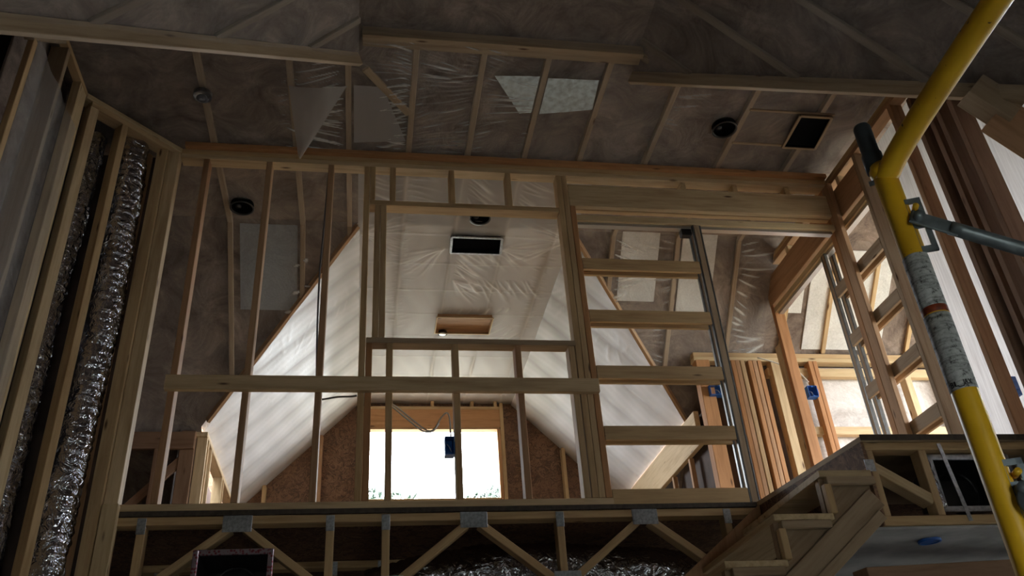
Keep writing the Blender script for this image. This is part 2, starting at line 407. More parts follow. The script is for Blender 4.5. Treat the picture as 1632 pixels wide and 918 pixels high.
def sheet(name, o0, ud, vd, lu, lv, res, hfun, m, parent, edge=None, fold=1):
    """edge(U, V) slides the grid so that it ends on a slanting edge (a valley)"""
    nu, nv = max(2, int(lu / res)), max(2, int(lv / res))
    U, V = np.meshgrid(np.linspace(0, lu, nu + 1), np.linspace(0, lv, nv + 1), indexing='ij')
    if edge: U = edge(U, V)
    H = hfun(U, V)
    o0, ud, vd = np.array(o0, float), np.array(ud, float), np.array(vd, float); ud /= np.linalg.norm(ud); vd /= np.linalg.norm(vd)
    n = np.cross(ud, vd)
    if n[2] > 0: n = -n
    Pn = o0 + U[..., None] * ud + V[..., None] * vd + H[..., None] * n
    idx = np.arange((nu + 1) * (nv + 1)).reshape(nu + 1, nv + 1)
    F = np.stack([idx[:-1, :-1], idx[1:, :-1], idx[1:, 1:], idx[:-1, 1:]], -1)
    F = F.reshape(-1, 4)
    if abs(n[2]) > .9:
        cen = Pn.reshape(-1, 3)[F].mean(1)
        for x0, x1, y0, y1 in HOLES: F = F[~((cen[:, 0] > x0 - .005) & (cen[:, 0] < x1 + .005) & (cen[:, 1] > y0 - .005) & (cen[:, 1] < y1 + .005))] if len(F) else F; cen = Pn.reshape(-1, 3)[F].mean(1)
    used, inv = np.unique(F, return_inverse=True)
    o = obj(name, (Pn.reshape(-1, 3)[used].tolist(), [], inv.reshape(-1, 4).tolist()), m, parent, smooth=True)
    G = H - H.min(); G = fold * np.clip(G / (np.percentile(G, 99.5) + 1e-6), 0, 1) ** 1.5
    at = o.data.attributes.new('fold', 'FLOAT', 'POINT'); at.data.foreach_set('value', G.reshape(-1)[used].astype(np.float32))
    return o
HOLES += [(2.905, 3.125, -.635, -.34), (2.325, 2.475, -.55, -.40), (.76, .90, .59, .73), (.65, 1.04, .93, 1.13), (.625, 1.13, 2.19, 2.48), (-1.015, -.875, .58, .72)]
def hf(A, rafts, seed, base=.004):
    return lambda s, t: base + wr(s, t, A, rafts, seed)
sheet('vapor_barrier', (-1.8, YA, ZC), (1, 0, 0), (0, 1, 0), 1.70, YB - YA, .009, lambda s, t: .004 + folds(s, t, fan([1.62], .0, .9, .035, .42, .35, .007, .006, 3, (-1,)) + fan([1.28], .2, .9, .06, .20, .3, .006, .003, 4)), FILM, ceil)
sheet('vapor_barrier', (XA, -1.05, ZC), (1, 0, 0), (0, 1, 0), XB - XA, 1.03, .0065, lambda s, t: .004 + folds(s, t, fan([.345], .03, 1.0, .028, .36, .45, .007, .008, 5, (-1,)) + fan([.345, .76], .03, 1.0, .028, .38, .38, .007, .007, 6) + fan([1.165], .25, 1.0, .035, .30, .3, .007, .006, 7, (-1,)) + fan([1.566], .1, 1.0, .16, .16, .4, .006, .003, 8)), FILM, ceil)
sheet('vapor_barrier', (XB, YA, ZC), (1, 0, 0), (0, 1, 0), 1.75, YB - YA, .010, lambda s, t: .004 + folds(s, t, fan([.34], .0, .5, .05, .26, .3, .007, .004, 9, (1,))), FILM, ceil, None, .35)
r2 = math.sqrt(2)
sheet('vapor_barrier', (-1.9, YB, ZC), (1, 0, 0), (0, 1, -1), 1.8, 1.2 * r2, .012, lambda s, t: .004 + folds(s, t, fan([1.38], .3, 1.2, .2, .14, .3, .008, .002, 10)), FILM, ceil, lambda s, t: np.minimum(s, 1.8 - t / r2))
sheet('vapor_barrier', (XB, YB, ZC), (1, 0, 0), (0, 1, -1), 1.76, 1.15 * r2, .010, lambda s, t: .004 + folds(s, t, fan([.34, 1.43], .0, 1.7, .045, .40, .45, .009, .005, 12, (1,)) + fan([.894], .0, 1.7, .06, .3, .4, .009, .004, 17, (-1,))), FILM, ceil,
      lambda s, t: np.maximum(s, t / r2))
sheet('vapor_barrier', (XA, YB, ZC), (0, 1, 0), (-1, 0, -1), 3.3, 1.2 * r2, .016,
      lambda s, t:   .012 + folds(s, t, fan([.0], .0, 1.7, .05, .38, .3, .010, .008, 21, (1,)) + fan([.9], .0, .9, .12, .3, .6, .010, .004, 22)) + .007 * np.abs(np.sin(np.pi * (s - .1) / .41)) ** .6 + .0005 * np.sin(s * 60 + 4 * np.sin(t * 3.1)) + .0006 * np.sin(t * 23 + 3 * np.sin(s * 2.3)), FILM_WRINKLED, tun, lambda s, t: np.maximum(s, t / r2))
sheet('vapor_barrier', (XB, YB, ZC), (0, 1, 0), (1, 0, -1), 3.3, 1.15 * r2, .016,
      lambda s, t:   .012 + folds(s, t, fan([.0], .0, 1.7, .05, .38, .3, .010, .008, 23, (1,)) + fan([.9], .0, .9, .12, .3, .6, .010, .004, 24)) + .007 * np.abs(np.sin(np.pi * (s - .1) / .41)) ** .6 + .0005 * np.sin(s * 60 + 4 * np.sin(t * 3.1)) + .0006 * np.sin(t * 23 + 3 * np.sin(s * 2.3)), FILM_WRINKLED, tun, lambda s, t: np.maximum(s, t / r2))
def quilt(s, t):
    """attic ceiling film: flat bays between seams, with long folds fanning across some of them"""
    h = .004 + .004 * np.exp(-(((t + .14) % .42 - .21) / .010) ** 2) + .0035 * np.exp(-(((s - .14) % .41 - .205) / .010) ** 2)
    g = np.random.default_rng(31); L = []
    def rays(cx, cy, a0, a1, n, l0, A, w=.011):
        for k in range(n): L.append((cx, cy, a0 + (a1 - a0) * (k + g.uniform(-.3, .3)) / n, l0 * g.uniform(.6, 1.15), w * g.uniform(.7, 1.3), A * g.uniform(.5, 1.2)))
    def sweep(x0, y0, x1, y1, a, n, l0, A, w=.012):
        for k in range(n):
            q = (k + g.uniform(-.3, .3)) / n; L.append((x0 + (x1 - x0) * q, y0 + (y1 - y0) * q, a + g.normal(0, .10), l0 * g.uniform(.6, 1.1), w * g.uniform(.8, 1.3), A * g.uniform(.6, 1.2)))
    sweep(.78, 1.12, .80, 1.52, .75, 11, .50, .010); sweep(.85, 1.12, 1.3, 1.12, .85, 8, .40, .009)
    sweep(.80, 1.56, 1.5, 1.56, 1.1, 14, .46, .010); rays(.80, 1.58, .2, 1.3, 9, .45, .008)
    sweep(.80, 2.05, 1.45, 2.02, 1.9, 9, .14, .006)
    rays(.70, 1.10, 1.9, 3.0, 10, .55, .008); rays(1.15, 1.10, -.5, .7, 9, .42, .008)
    sweep(.78, .08, .80, .50, .7, 9, .45, .010); sweep(1.2, .08, 1.2, .5, .6, 8, .36, .009); sweep(.05, .10, .06, .5, .35, 8, .34, .009); sweep(.37, .08, .38, .5, .3, 6, .3, .006)
    rays(1.70, .95, 2.4, 3.9, 12, .5, .009); rays(.02, .95, -.8, .9, 12, .45, .009)
    sweep(1.18, 2.1, 1.6, 2.55, 2.3, 9, .35, .005)
    L.extend(fan([.345, 1.566], .1, 2.4, .06, .14, .4, .008, .005, 13))
    return h + folds(s, t, L) + .0015 * np.sin(s * 31 + 3 * np.sin(t * 5))
sheet('vapor_barrier', (XA, .02, ZC), (1, 0, 0), (0, 1, 0), XB - XA, 4.15, .009, quilt, FILM_WRINKLED, tun)
# film over the tall room's slopes
sheet('vapor_barrier', (XA, YA, ZC), (0, -1, 0), (-1, 0, -1), 4.0, 2.7 * r2, .05, lambda s, t: .006 + .006 * np.sin(s * 7 + 2 * np.sin(t * 3)) * np.sin(t * 5), FILM, ceil, lambda s, t: np.maximum(s, t / r2 + .01), 0)
sheet('vapor_barrier', (XB, YA, ZC), (0, -1, 0), (1, 0, -1), 4.0, 2.9 * r2, .05, lambda s, t: .006 + .006 * np.sin(s * 7 + 2 * np.sin(t * 3)) * np.sin(t * 5), FILM, ceil, lambda s, t: np.maximum(s, t / r2 + .01), 0)
sheet('vapor_barrier', (XA, -5.0, ZC), (1, 0, 0), (0, 1, 0), XB - XA, 3.9, .03, lambda s, t: .006 + .006 * np.sin(s * 7 + 2 * np.sin(t * 3)) * np.sin(t * 5), FILM, ceil, None, 0)

# pale foam boards set between the rafters of the rear slope
def slope_panel(x0, x1, t0, t1, m):
    M = Matrix.Translation((0, 0, 0))
    a = [(x0, YB + t0, ZC - t0 + .03), (x1, YB + t0, ZC - t0 + .03), (x1, YB + t1, ZC - t1 + .03), (x0, YB + t1, ZC - t1 + .03)]
    return prism('foam_board', a, (0, .008, .008), m, ceil)
slope_panel(-.99, -.56, .02, .50, PANEL_SHADED)
slope_panel(2.04, 2.36, -.02, .40, PANEL); slope_panel(2.56, 2.86, -.02, .50, PANEL); slope_panel(3.75, 4.5, .05, .68, PANEL)
slope_panel(3.58, 3.70, .05, .45, PANEL)

# ------------------------------------------------------------------ rest of the shell
structure(quads('ground', [[(-60, -60, -.35), (60, -60, -.35), (60, 80, -.35), (-60, 80, -.35)]], GROUNDM))
structure(box('floor', (-3.1, -8.1, -.2), (6.6, 4.3, 0), CONCRETE, c=0), 'concrete ground floor of the tall room')
def wallslab(name, polys, vec, m, label=None):
    verts, faces = [], []
    bm = bmesh.new(); v = Vector(vec)
    for pts in polys:
        a = [bm.verts.new(p) for p in pts]; b = [bm.verts.new(Vector(p) + v) for p in pts]; n = len(pts)
        bm.faces.new(a); bm.faces.new(b[::-1])
        for i in range(n): bm.faces.new((a[i], b[i], b[(i + 1) % n], a[(i + 1) % n]))
    bmesh.ops.recalc_face_normals(bm, faces=bm.faces[:])
    return structure(obj(name, bm, m), label)
WX0, WX1, WZ0, WZ1 = .005, 1.425, 4.53, 5.295
# gable end behind the attic room
wallslab('wall_back', [
    [(-3.1, 4.2, 0), (WX0, 4.2, 0), (WX0, 4.2, 6.2), (-3.1, 4.2, 6.2)],
    [(WX1, 4.2, 0), (6.6, 4.2, 0), (6.6, 4.2, 6.2), (WX1, 4.2, 6.2)],
    [(WX0, 4.2, 0), (WX1, 4.2, 0), (WX1, 4.2, WZ0), (WX0, 4.2, WZ0)],
    [(WX0, 4.2, WZ1), (WX1, 4.2, WZ1), (WX1, 4.2, 6.2), (WX0, 4.2, 6.2)]], (0, .015, 0), OSB, 'gable end sheathed in reddish strand board')
# wall behind the camera with its daylight opening
wallslab('wall_front', [
    [(-3.1, -8, 0), (.40, -8, 0), (.40, -8, 6.2), (-3.1, -8, 6.2)], [(1.40, -8, 0), (6.6, -8, 0), (6.6, -8, 6.2), (1.40, -8, 6.2)],
    [(.40, -8, 0), (1.40, -8, 0), (1.40, -8, .85), (.40, -8, .85)], [(.40, -8, 2.05), (1.40, -8, 2.05), (1.40, -8, 6.2), (.40, -8, 6.2)]], (0, -.1, 0), DARKPANEL)
wallslab('wall_left', [[(-3.0, -8, 0), (-3.0, 4.3, 0), (-3.0, 4.3, 6.2), (-3.0, -8, 6.2)]], (-.1, 0, 0), DARKPANEL)
wallslab('wall_east', [
    [(6.5, -8, 0), (6.5, -2.2, 0), (6.5, -2.2, 6.2), (6.5, -8, 6.2)], [(6.5, 1.0, 0), (6.5, 4.3, 0), (6.5, 4.3, 6.2), (6.5, 1.0, 6.2)],
    [(6.5, -2.2, 0), (6.5, -1.0, 0), (6.5, -1.0, .8), (6.5, -2.2, .8)], [(6.5, -2.2, 1.6), (6.5, -1.0, 1.6), (6.5, -1.0, 3.3), (6.5, -2.2, 3.3)],  # low opening added as fill light for the landing's underside
    [(6.5, -1.0, 0), (6.5, 1.0, 0), (6.5, 1.0, 3.3), (6.5, -1.0, 3.3)], [(6.5, -2.2, 5.0), (6.5, 1.0, 5.0), (6.5, 1.0, 6.2), (6.5, -2.2, 6.2)]], (.1, 0, 0), DARKPANEL)
wallslab('wall_right', [[(4.62, -8, 0), (4.62, -2.65, 0), (4.62, -2.65, 3.2), (4.62, -8, 3.2)]], (.08, 0, 0), DARKPANEL)
wallslab('wall_side', [[(4.62, -2.66, 0), (6.5, -2.66, 0), (6.5, -2.66, 3.85), (4.62, -2.66, 3.85)]], (0, -.05, 0), DARKPANEL)
# upper floor deck
deck = [(-3.0, .14), (-1.3, .14), (-1.3, -.0), (6.5, -.0), (6.5, 4.2), (-3.0, 4.2)]
wallslab('floor.001', [[(x, y, 3.095) for x, y in deck]], (0, 0, .013), PLY, 'plywood deck of the loft')
wallslab('floor.004', [[(x, y, 3.082) for x, y in deck]], (0, 0, .012), OSB, 'strand board underside of the loft deck')
landing = wallslab('floor.002', [[(2.27, -.0, 3.082), (2.40, -1.02, 3.082), (6.5, -1.02, 3.082), (6.5, -.0, 3.082)]], (0, 0, .026), PLY, 'plywood deck of the stair landing')
wallslab('floor.003', [[(3.47, -2.65, 3.082), (6.5, -2.65, 3.082), (6.5, -1.02, 3.082), (3.47, -1.02, 3.082)]], (0, 0, .026), PLY)
structure(box('trim_1', (-1.30, -.006, 3.080), (2.27, -.0005, 3.108), EDGESHADE), 'shaded edge strip of the loft deck')  # thin dark strip with the edge's shade painted in
structure(box('trim_2', (2.385, -1.028, 3.080), (6.4, -1.0205, 3.110), EDGESHADE), 'shaded edge strip of the landing deck')
# dim wall of the ground floor room beneath the loft
wallslab('wall_under_loft', [[(-3.0, 2.3, 0), (6.5, 2.3, 0), (6.5, 2.3, 3.08), (-3.0, 2.3, 3.08)]], (0, .05, 0), DARKPANEL)

# gable framing and window
w1 = thing('window_1', (.71, 4.15, 4.53), 'bright open gable window of the attic room', kind='structure')
box('header', (-.045, 4.10, 5.305), (1.46, 4.14, 5.52), ORANGE, w1)
box('header_plate', (-.045, 4.10, 5.52), (1.46, 4.19, 5.555), PINE, w1)
box('header_plate', (-.03, 4.10, 5.285), (1.45, 4.19, 5.305), FIR, w1)
box('jamb', (-.09, 4.10, 3.11), (-.045, 4.19, 5.60), FIR, w1)
box('jamb', (-.04, 4.10, 3.11), (.002, 4.19, 5.285), FIR, w1)
box('jamb', (1.46, 4.10, 3.11), (1.50, 4.19, 5.60), PINE, w1)
box('jamb', (1.42, 4.10, 3.11), (1.458, 4.19, 5.285), ORANGE, w1)
box('sill', (.0, 4.10, 4.48), (1.42, 4.19, 4.518), PINE, w1)
for x in (.25, .70, 1.14, 1.40): box('cripple_stud', (x, 4.10, 5.555), (x + .035, 4.19, 5.63), PINE, w1)
gf = thing('gable_framing', (.7, 4.1, 3.11), 'studs against the reddish strand board on both sides of the gable window', 'wall framing')
for x in (-1.02, -.48, 1.72, 2.12): 
    zt = min(5.6, ZC - max(0, XA - x) - .02) if x < 0 else ZC - max(0, x - XB) - .05
    box('stud', (x, 4.10, 3.11), (x + .038, 4.19, zt), PINE if x != -.48 else FIR, gf)
box('bottom_plate', (-1.25, 4.10, 3.108), (2.7, 4.19, 3.146), PINE, gf)

# ------------------------------------------------------------------ the open stud wall at the front of the loft (y 0 .. .089)
D0, D1 = 0.0, .089
fw = thing('stud_wall', (.9, .04, 3.11), 'long open stud wall with a framed window opening at the edge of the loft', 'stud wall')
box('bottom_plate', (-1.27, D0, 3.108), (1.415, D1, 3.148), PALE, fw)
box('top_plate', (-1.26, D0, 5.505), (3.38, D1, 5.543), PALE, fw)
box('top_plate', (-1.26, D0, 5.543), (3.38, D1, 5.582), PINE, fw)
box('nailer_strip', (-1.24, -.035, 5.582), (3.38, .05, 5.618), ORANGE, fw)
for x, m_ in ((-1.092, FIR), (-.686, FIR), (-.278, FIR), (-.034, PINE)):
    box('stud', (x - .019, D0, 3.148), (x + .019, D1, 5.505), m_, fw)
box('stud', (-.013, D0, 3.148), (.026, D1, 4.13), ORANGE, fw)
box('stud', (-.013, D0, 5.22), (.022, D1, 5.505), PINE, fw)
box('window_header', (-.013, D0, 5.178), (1.285, D1, 5.218), PINE, fw)
box('jack_stud', (.022, D0, 4.17), (.060, D1, 5.178), PINE, fw)
box('jack_stud', (.062, D0, 4.17), (.100, D1, 5.178), PINE, fw)
box('window_sill', (-.013, D0, 4.13), (1.300, D1, 4.168), GREYWOOD, fw)
for x in (.130, .530, .920, 1.262): box('cripple_stud', (x - .019, D0, 3.148), (x + .019, D1, 4.13), FIR if x == .92 else PINE, fw)
for x in (.140, .545, .942): box('cripple_stud', (x - .019, D0, 5.218), (x + .019, D1, 5.505), PINE, fw)
box('king_stud', (1.287, D0, 3.148), (1.325, D1, 5.505), PINE, fw)
box('king_stud', (1.327, D0, 3.148), (1.365, D1, 5.505), PINE, fw)
box('jack_stud', (1.367, D0, 3.148), (1.405, D1, 5.24), ORANGE, fw)
box('guard_rail', (-1.125, -.04, 3.795), (1.402, -.001, 3.886), PALE, fw)
box('door_header', (1.367, D0, 5.24), (3.345, .04, 5.43), PALE, fw)
box('door_header', (1.367, .049, 5.24), (3.345, D1, 5.43), PINE, fw)
for x in (2.22, 2.62, 3.03): box('header_block', (x, .01, 5.43), (x + .038, D1, 5.505), PINE, fw)
box('corner_post', (3.342, -.06, 3.108), (3.379, .03, 5.505), FIR, fw)
box('corner_post', (3.342, .031, 3.108), (3.379, D1, 5.505), ORANGE, fw)

# pocket door frames
def pocket(name, axis, a0, a1, c0, c1, zs, jamb, track, label, slatm):
    """slats from a0 to a1 along `axis`, wall thickness c0..c1, jamb = (start, end) of the split jamb"""
    def P(a, c, z): return (a, c, z) if axis == 0 else (c, a, z)
    def bx_(n, A, Cc, Z, m, par, c=.002): return box(n, P(A[0], Cc[0], Z[0]), P(A[1], Cc[1], Z[1]), m, par, c=c)
    t = thing(name, P((a0 + a1) / 2, (c0 + c1) / 2, 3.11), label, 'pocket door frame')
    for z in zs:
        for cc in ((c0, c0 + .022), (c1 - .022, c1)): bx_('slat', (a0, a1), cc, (z, z + .09), slatm, t)
    for cc in ((c0, c0 + .022), (c1 - .022, c1)):
        j = bx_('split_jamb', (jamb[0] + .012, jamb[1] - .012), cc, (3.11, 5.115), GREYWOOD, t)
        for q in ((jamb[0], jamb[0] + .011), (jamb[1] - .011, jamb[1])):
            tag(bx_('steel_edge', q, cc, (3.112, 5.11), DARKSTEEL, j, .001), 'dark steel edging')
    tb = bx_('track_board', track, (c0 + .004, c1 - .004), (5.118, 5.168), PALE, t)
    tag(bx_('track_channel', (track[0], track[1] - .02), (c0 + .022, c1 - .022), (5.095, 5.118), ALU, tb), 'grey metal channel')
    return t
ZS = (3.108, 3.50, 3.905, 4.31, 4.712)
pf = pocket('pocket_door_frame', 0, 1.407, 2.235, D0, D1, ZS, (2.236, 2.300), (1.407, 3.34), 'pocket door frame with wide horizontal slats in the long front stud wall', PINE)
box('door_stop', (2.16, .02, 5.04), (2.235, .07, 5.093), BLACK, pf)

RX0, RX1 = 3.382, 3.471
rw = thing('stud_wall', (3.42, -.3, 3.11), 'stud wall running toward the camera on the right, behind the scaffold pole', 'stud wall')
box('top_plate', (RX0, -1.02, 5.505), (RX1, 1.30, 5.543), FIR, rw)
box('top_plate', (RX0, -1.02, 5.543), (RX1, 1.30, 5.582), PINE, rw)
box('bottom_plate', (RX0, -1.02, 3.108), (RX1, -.36, 3.146), PINE, rw)
box('door_header', (RX0, -.36, 5.20), (RX0 + .04, 1.25, 5.44), FIR, rw)
box('door_header', (RX1 - .04, -.36, 5.20), (RX1, 1.25, 5.44), FIR, rw)
for y, m_ in ((-.380, GREYWOOD), (-.877, FIR)): box('stud', (RX0, y - .019, 3.108), (RX1, y + .019, 5.505), m_, rw)
for y in (-.15, .30, .75, 1.10): box('header_block', (RX0, y, 5.44), (RX1, y + .038, 5.505), PALE, rw)
for y0, x0, x1, zt, m_ in ((-1.08, 3.382, 3.585, 5.40, SHADEFIR), (-1.17, 3.40, 3.585, 5.31, SHADEFIR), (-1.26, 3.382, 3.56, 5.22, SHADEFIR), (-1.37, 3.382, 3.50, 5.11, SHADEFIR)):
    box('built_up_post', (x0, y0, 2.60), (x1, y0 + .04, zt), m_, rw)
box('jamb_post', (RX0, 1.20, 3.108), (RX1, 1.245, 5.20), ORANGE, rw)
box('jamb_post', (RX0, 1.26, 3.108), (RX1, 1.34, 4.86), PALE, rw)
pocket('pocket_door_frame', 1, -.36, .29, RX0, RX1, ZS, (.29, .345), (-.36, 1.20), 'pocket door frame in the right stud wall just left of the scaffold pole', GREYWOOD)

# milky sheeting on the far face of that wall
sh = structure(wallslab('wall_sheeting', [[(3.59, -.40, 3.11), (3.59, -.40, 5.60), (3.59, -.88, 5.62), (3.59, -2.64, 3.86), (3.59, -2.64, 3.11)]], (.003, 0, 0), SHEETING),
               'milky white plastic sheeting lit from behind on the right stud wall')

# ------------------------------------------------------------------ knee wall of the room on the right
kw = thing('knee_wall', (3.8, 1.6, 3.11), 'low stud wall under the rear roof slope of the room on the right', 'stud wall')
KY0, KY1 = 1.56, 1.649
box('top_plate', (2.74, KY0, 4.845), (6.4, KY1, 4.883), PALE, kw)
box('top_plate', (2.74, KY0, 4.883), (6.4, KY1, 4.925), PINE, kw)
box('blocking', (3.40, KY0 + .03, 4.72), (6.4, KY1, 4.80), PALE, kw)
box('blocking', (3.55, KY0 + .03, 4.185), (6.4, KY1, 4.255), PALE, kw)
for x0, x1, m_ in ((2.96, 2.998, PINE), (3.06, 3.098, ORANGE), (3.10, 3.138, FIR), (3.145, 3.183, PINE), (3.215, 3.253, ORANGE), (3.256, 3.294, FIR), (3.30, 3.338, ORANGE), (3.42, 3.50, PALE),
                   (3.77, 3.81, ORANGE), (3.812, 3.85, ORANGE), (4.64, 4.70, PALE), (5.05, 5.09, PINE)):
    box('stud', (x0, KY0 - .02, 3.108), (x1, KY1 - .02, 4.845), m_, kw)
box('corner_post', (2.745, KY0 - .02, 3.108), (2.865, KY1 - .02, 4.845), ORANGE, kw)
structure(wallslab('wall_knee_sheeting', [[(3.60, 1.68, 3.11), (6.5, 1.68, 3.11), (6.5, 1.68, 4.85), (3.60, 1.68, 4.85)]], (0, .004, 0), BATT_PALE_LIT), 'pale sheeting behind the knee wall on the right')

structure(wallslab('wall_knee_board', [[(2.88, 1.66, 3.11), (3.60, 1.66, 3.11), (3.60, 1.66, 4.85), (2.88, 1.66, 4.85)]], (0, .01, 0), DARKPLY), 'brown board behind the clustered studs of the right knee wall')
# knee walls of the attic vault
kl = thing('knee_wall', (-1.3, 2.9, 3.11), 'narrow knee wall on the left of the attic vault, behind the leftmost studs', 'stud wall')
board('top_plate', (-1.29, 2.08, 4.40), (-1.29, 4.1, 4.40), .089, .038, (1, 0, 0), PALE, kl)
for y, m_ in ((2.10, PALE), (2.19, PINE), (2.35, PALE), (3.02, PALE), (3.12, PINE), (3.75, FIR)): box('stud', (-1.325, y, 3.108), (-1.245, y + .03, 4.38), m_, kl)
box('corner_post', (-1.44, 2.06, 3.108), (-1.33, 2.10, 4.42), SHADEFIR, kl)
kf = thing('knee_wall', (-1.6, 2.06, 3.11), 'brown header board low in the dark corner on the left', 'stud wall')
box('header', (-1.94, 2.03, 4.26), (-1.33, 2.07, 4.40), SHADEFIR, kf)
box('stud', (-1.62, 2.03, 3.108), (-1.58, 2.09, 4.26), SHADEFIR, kf)
board('brace', (-1.93, 2.08, 3.62), (-1.40, 2.08, 4.20), .07, .03, (0, 0, 1), SHADEFIR, kf)
kr = tag(board('knee_beam', (2.735, 1.72, 4.30), (2.735, 4.08, 4.30), .30, .045, (0, 0, 1), PALE),
         'wide pale beam running back along the right side of the attic vault', 'beam')
kq = thing('knee_wall', (2.8, 2.9, 3.11), 'dim studs under the wide pale beam on the right of the attic vault', 'stud wall')
for y in (2.0, 2.45, 2.9, 3.4): box('stud', (2.72, y, 3.108), (2.76, y + .038, 4.14), FIR, kq)
structure(wallslab('wall_knee_dark', [[(2.80, 1.7, 3.11), (2.80, 4.2, 3.11), (2.80, 4.2, 4.45), (2.80, 1.7, 4.45)]], (.01, 0, 0), DARKPANEL))
structure(wallslab('wall_knee_left', [[(-1.46, 2.1, 3.11), (-1.46, 4.2, 3.11), (-1.46, 4.2, 4.5), (-1.46, 2.1, 4.5)]], (-.01, 0, 0), DARKPANEL))

# ------------------------------------------------------------------ angled chase wall on the left with its ducts
A0, A1 = Vector((-1.74, -.45, 0)), Vector((-1.255, .035, 0))
ax = (A1 - A0).normalized(); an = Vector((-ax.y, ax.x, 0))         # an points into the chase
cw = thing('stud_wall', (-1.5, -.2, 2.6), 'angled stud wall across the left corner with silver ducts between its studs', 'stud wall')
def ang(name, s, z0, z1, w, dpt, m, off=0):
    c = A0 + ax * s + an * (dpt / 2 + off)
    return board(name, (c.x, c.y, z0), (c.x, c.y, z1), w, dpt, tuple(ax), m, cw)
def angh(name, s0, s1, z, h, dpt, m, off=0):
    a = A0 + ax * s0 + an * (dpt / 2 + off); b = A0 + ax * s1 + an * (dpt / 2 + off)
    return board(name, (a.x, a.y, z), (b.x, b.y, z), dpt, h, tuple(an), m, cw)
LEN = (A1 - A0).length
angh('top_plate', -.01, LEN + .02, 5.585, .038, .089, PALE); angh('top_plate', .03, LEN - .02, 5.546, .038, .089, PINE)
ang('stud', .055, 2.3, 5.527, .055, .089, PALE); ang('stud', .262, 2.3, 5.527, .042, .089, PINE)
ang('stud', LEN - .16, 2.3, 5.527, .04, .089, FIR, .12)
box('corner_post', (-1.40, -.055, 2.3), (-1.335, .04, 5.527), PINE, cw)
box('corner_post', (-1.333, -.03, 2.3), (-1.262, .05, 5.527), PALE, cw)
tag(box('post_block', (-1.325, -.075, 2.3), (-1.245, -.031, 3.13), PALE, cw), 'short pale block nailed on the corner post')

lw = thing('stud_wall', (-1.75, -.85, 2.6), 'left stud wall under cloudy plastic beside the angled corner', 'stud wall')
board('stud', (-1.766, -1.215, 2.2), (-1.766, -1.215, 5.24), .045, .032, (0, 1, 0), PINE, lw)
board('stud', (-1.80, -.83, 2.2), (-1.80, -.83, 5.58), .038, .10, (0, 1, 0), STRIP, lw)
board('corner_post', (-1.775, -.52, 2.2), (-1.775, -.52, 5.575), .12, .05, (0, 1, 0), PALE, lw)
board('top_plate', (-1.775, -.44, 5.595), (-1.775, -.90, 5.595), .05, .035, (1, 0, 0), PINE, lw)
board('top_plate', (-1.775, -.90, 5.575), (-1.775, -1.25, 5.225), .05, .035, (1, 0, 0), STRIP, lw)
sheet('plastic_cover', (-1.748, -1.20, 2.2), (0, 1, 0), (0, 0, 1), .69, 3.06, .03,
      lambda s, t: .004 + .006 * np.sin(s * 22 + .4 * np.sin(t * 2)) , FILM_WALL, lw)
prism('backing_panel', [(-1.86, -1.22, 2.2), (-1.86, -.45, 2.2), (-1.86, -.45, 5.6), (-1.86, -.88, 5.6), (-1.86, -1.22, 5.27)], (-.01, 0, 0), BATT, lw)
structure(wallslab('wall_left_gap', [[(-1.95, -1.22, 0), (-1.95, -3.0, 0), (-1.95, -3.0, 3.5), (-1.95, -1.22, 5.2)]], (-.01, 0, 0), DARKPANEL), 'dark reddish panel past the left stud wall')
structure(wallslab('wall_chase', [[(-1.95, -1.2, 0), (-1.95, 2.1, 0), (-1.95, 2.1, 5.6), (-1.95, -1.2, 5.6)]], (-.01, 0, 0), DARKPANEL))
structure(wallslab('wall_chase_back', [[(-1.95, .13, 0), (-1.30, .13, 0), (-1.30, .13, 5.6), (-1.95, .13, 5.6)]], (0, .01, 0), DARKPANEL))

def crinkle(R0, seed, amp=.012, pitch=.05):
    def fn(s, a, i):
        p = Vector((math.cos(a) * 1.6 + seed, math.sin(a) * 1.6, s * 7))
        ringy = abs(math.sin(math.pi * (s / pitch + .13 * math.sin(a + seed))))
        return R0 + amp * (noise.noise(p) * .9 + .6 * noise.noise(p * 3.1)) + .007 * ringy
    return fn
def duct(pts, R0, label, seed, n):
    o = tube('flexible_duct', pts, R0, FOIL, None, 40, n, crinkle(R0, seed), True)
    return tag(o, label, 'duct', 'silver flexible ducts')
def apt(s, off, z): c = A0 + ax * s + an * off; return (c.x, c.y, z)
duct([apt(.41, .13, 5.52), apt(.425, .125, 5.0), apt(.44, .12, 4.4), apt(.435, .125, 3.8), apt(.415, .12, 3.2), apt(.40, .11, 2.62)], .088,
     'shiny silver flexible duct standing beside the left corner post', 1.3, 60)
duct([apt(.185, .21, 5.5), apt(.18, .20, 4.8), apt(.165, .21, 4.2), apt(.16, .19, 3.6), apt(.165, .20, 2.7)], .066,
     'dim silver duct in the narrow bay at the far left', 4.1, 50)
duct([(.05, .50, 2.70), (.5, .48, 2.80), (.95, .46, 2.83), (1.5, .48, 2.80), (2.3, .52, 2.74)], .19,
     'silver flexible duct lying inside the floor truss under the loft', 7.7, 40)

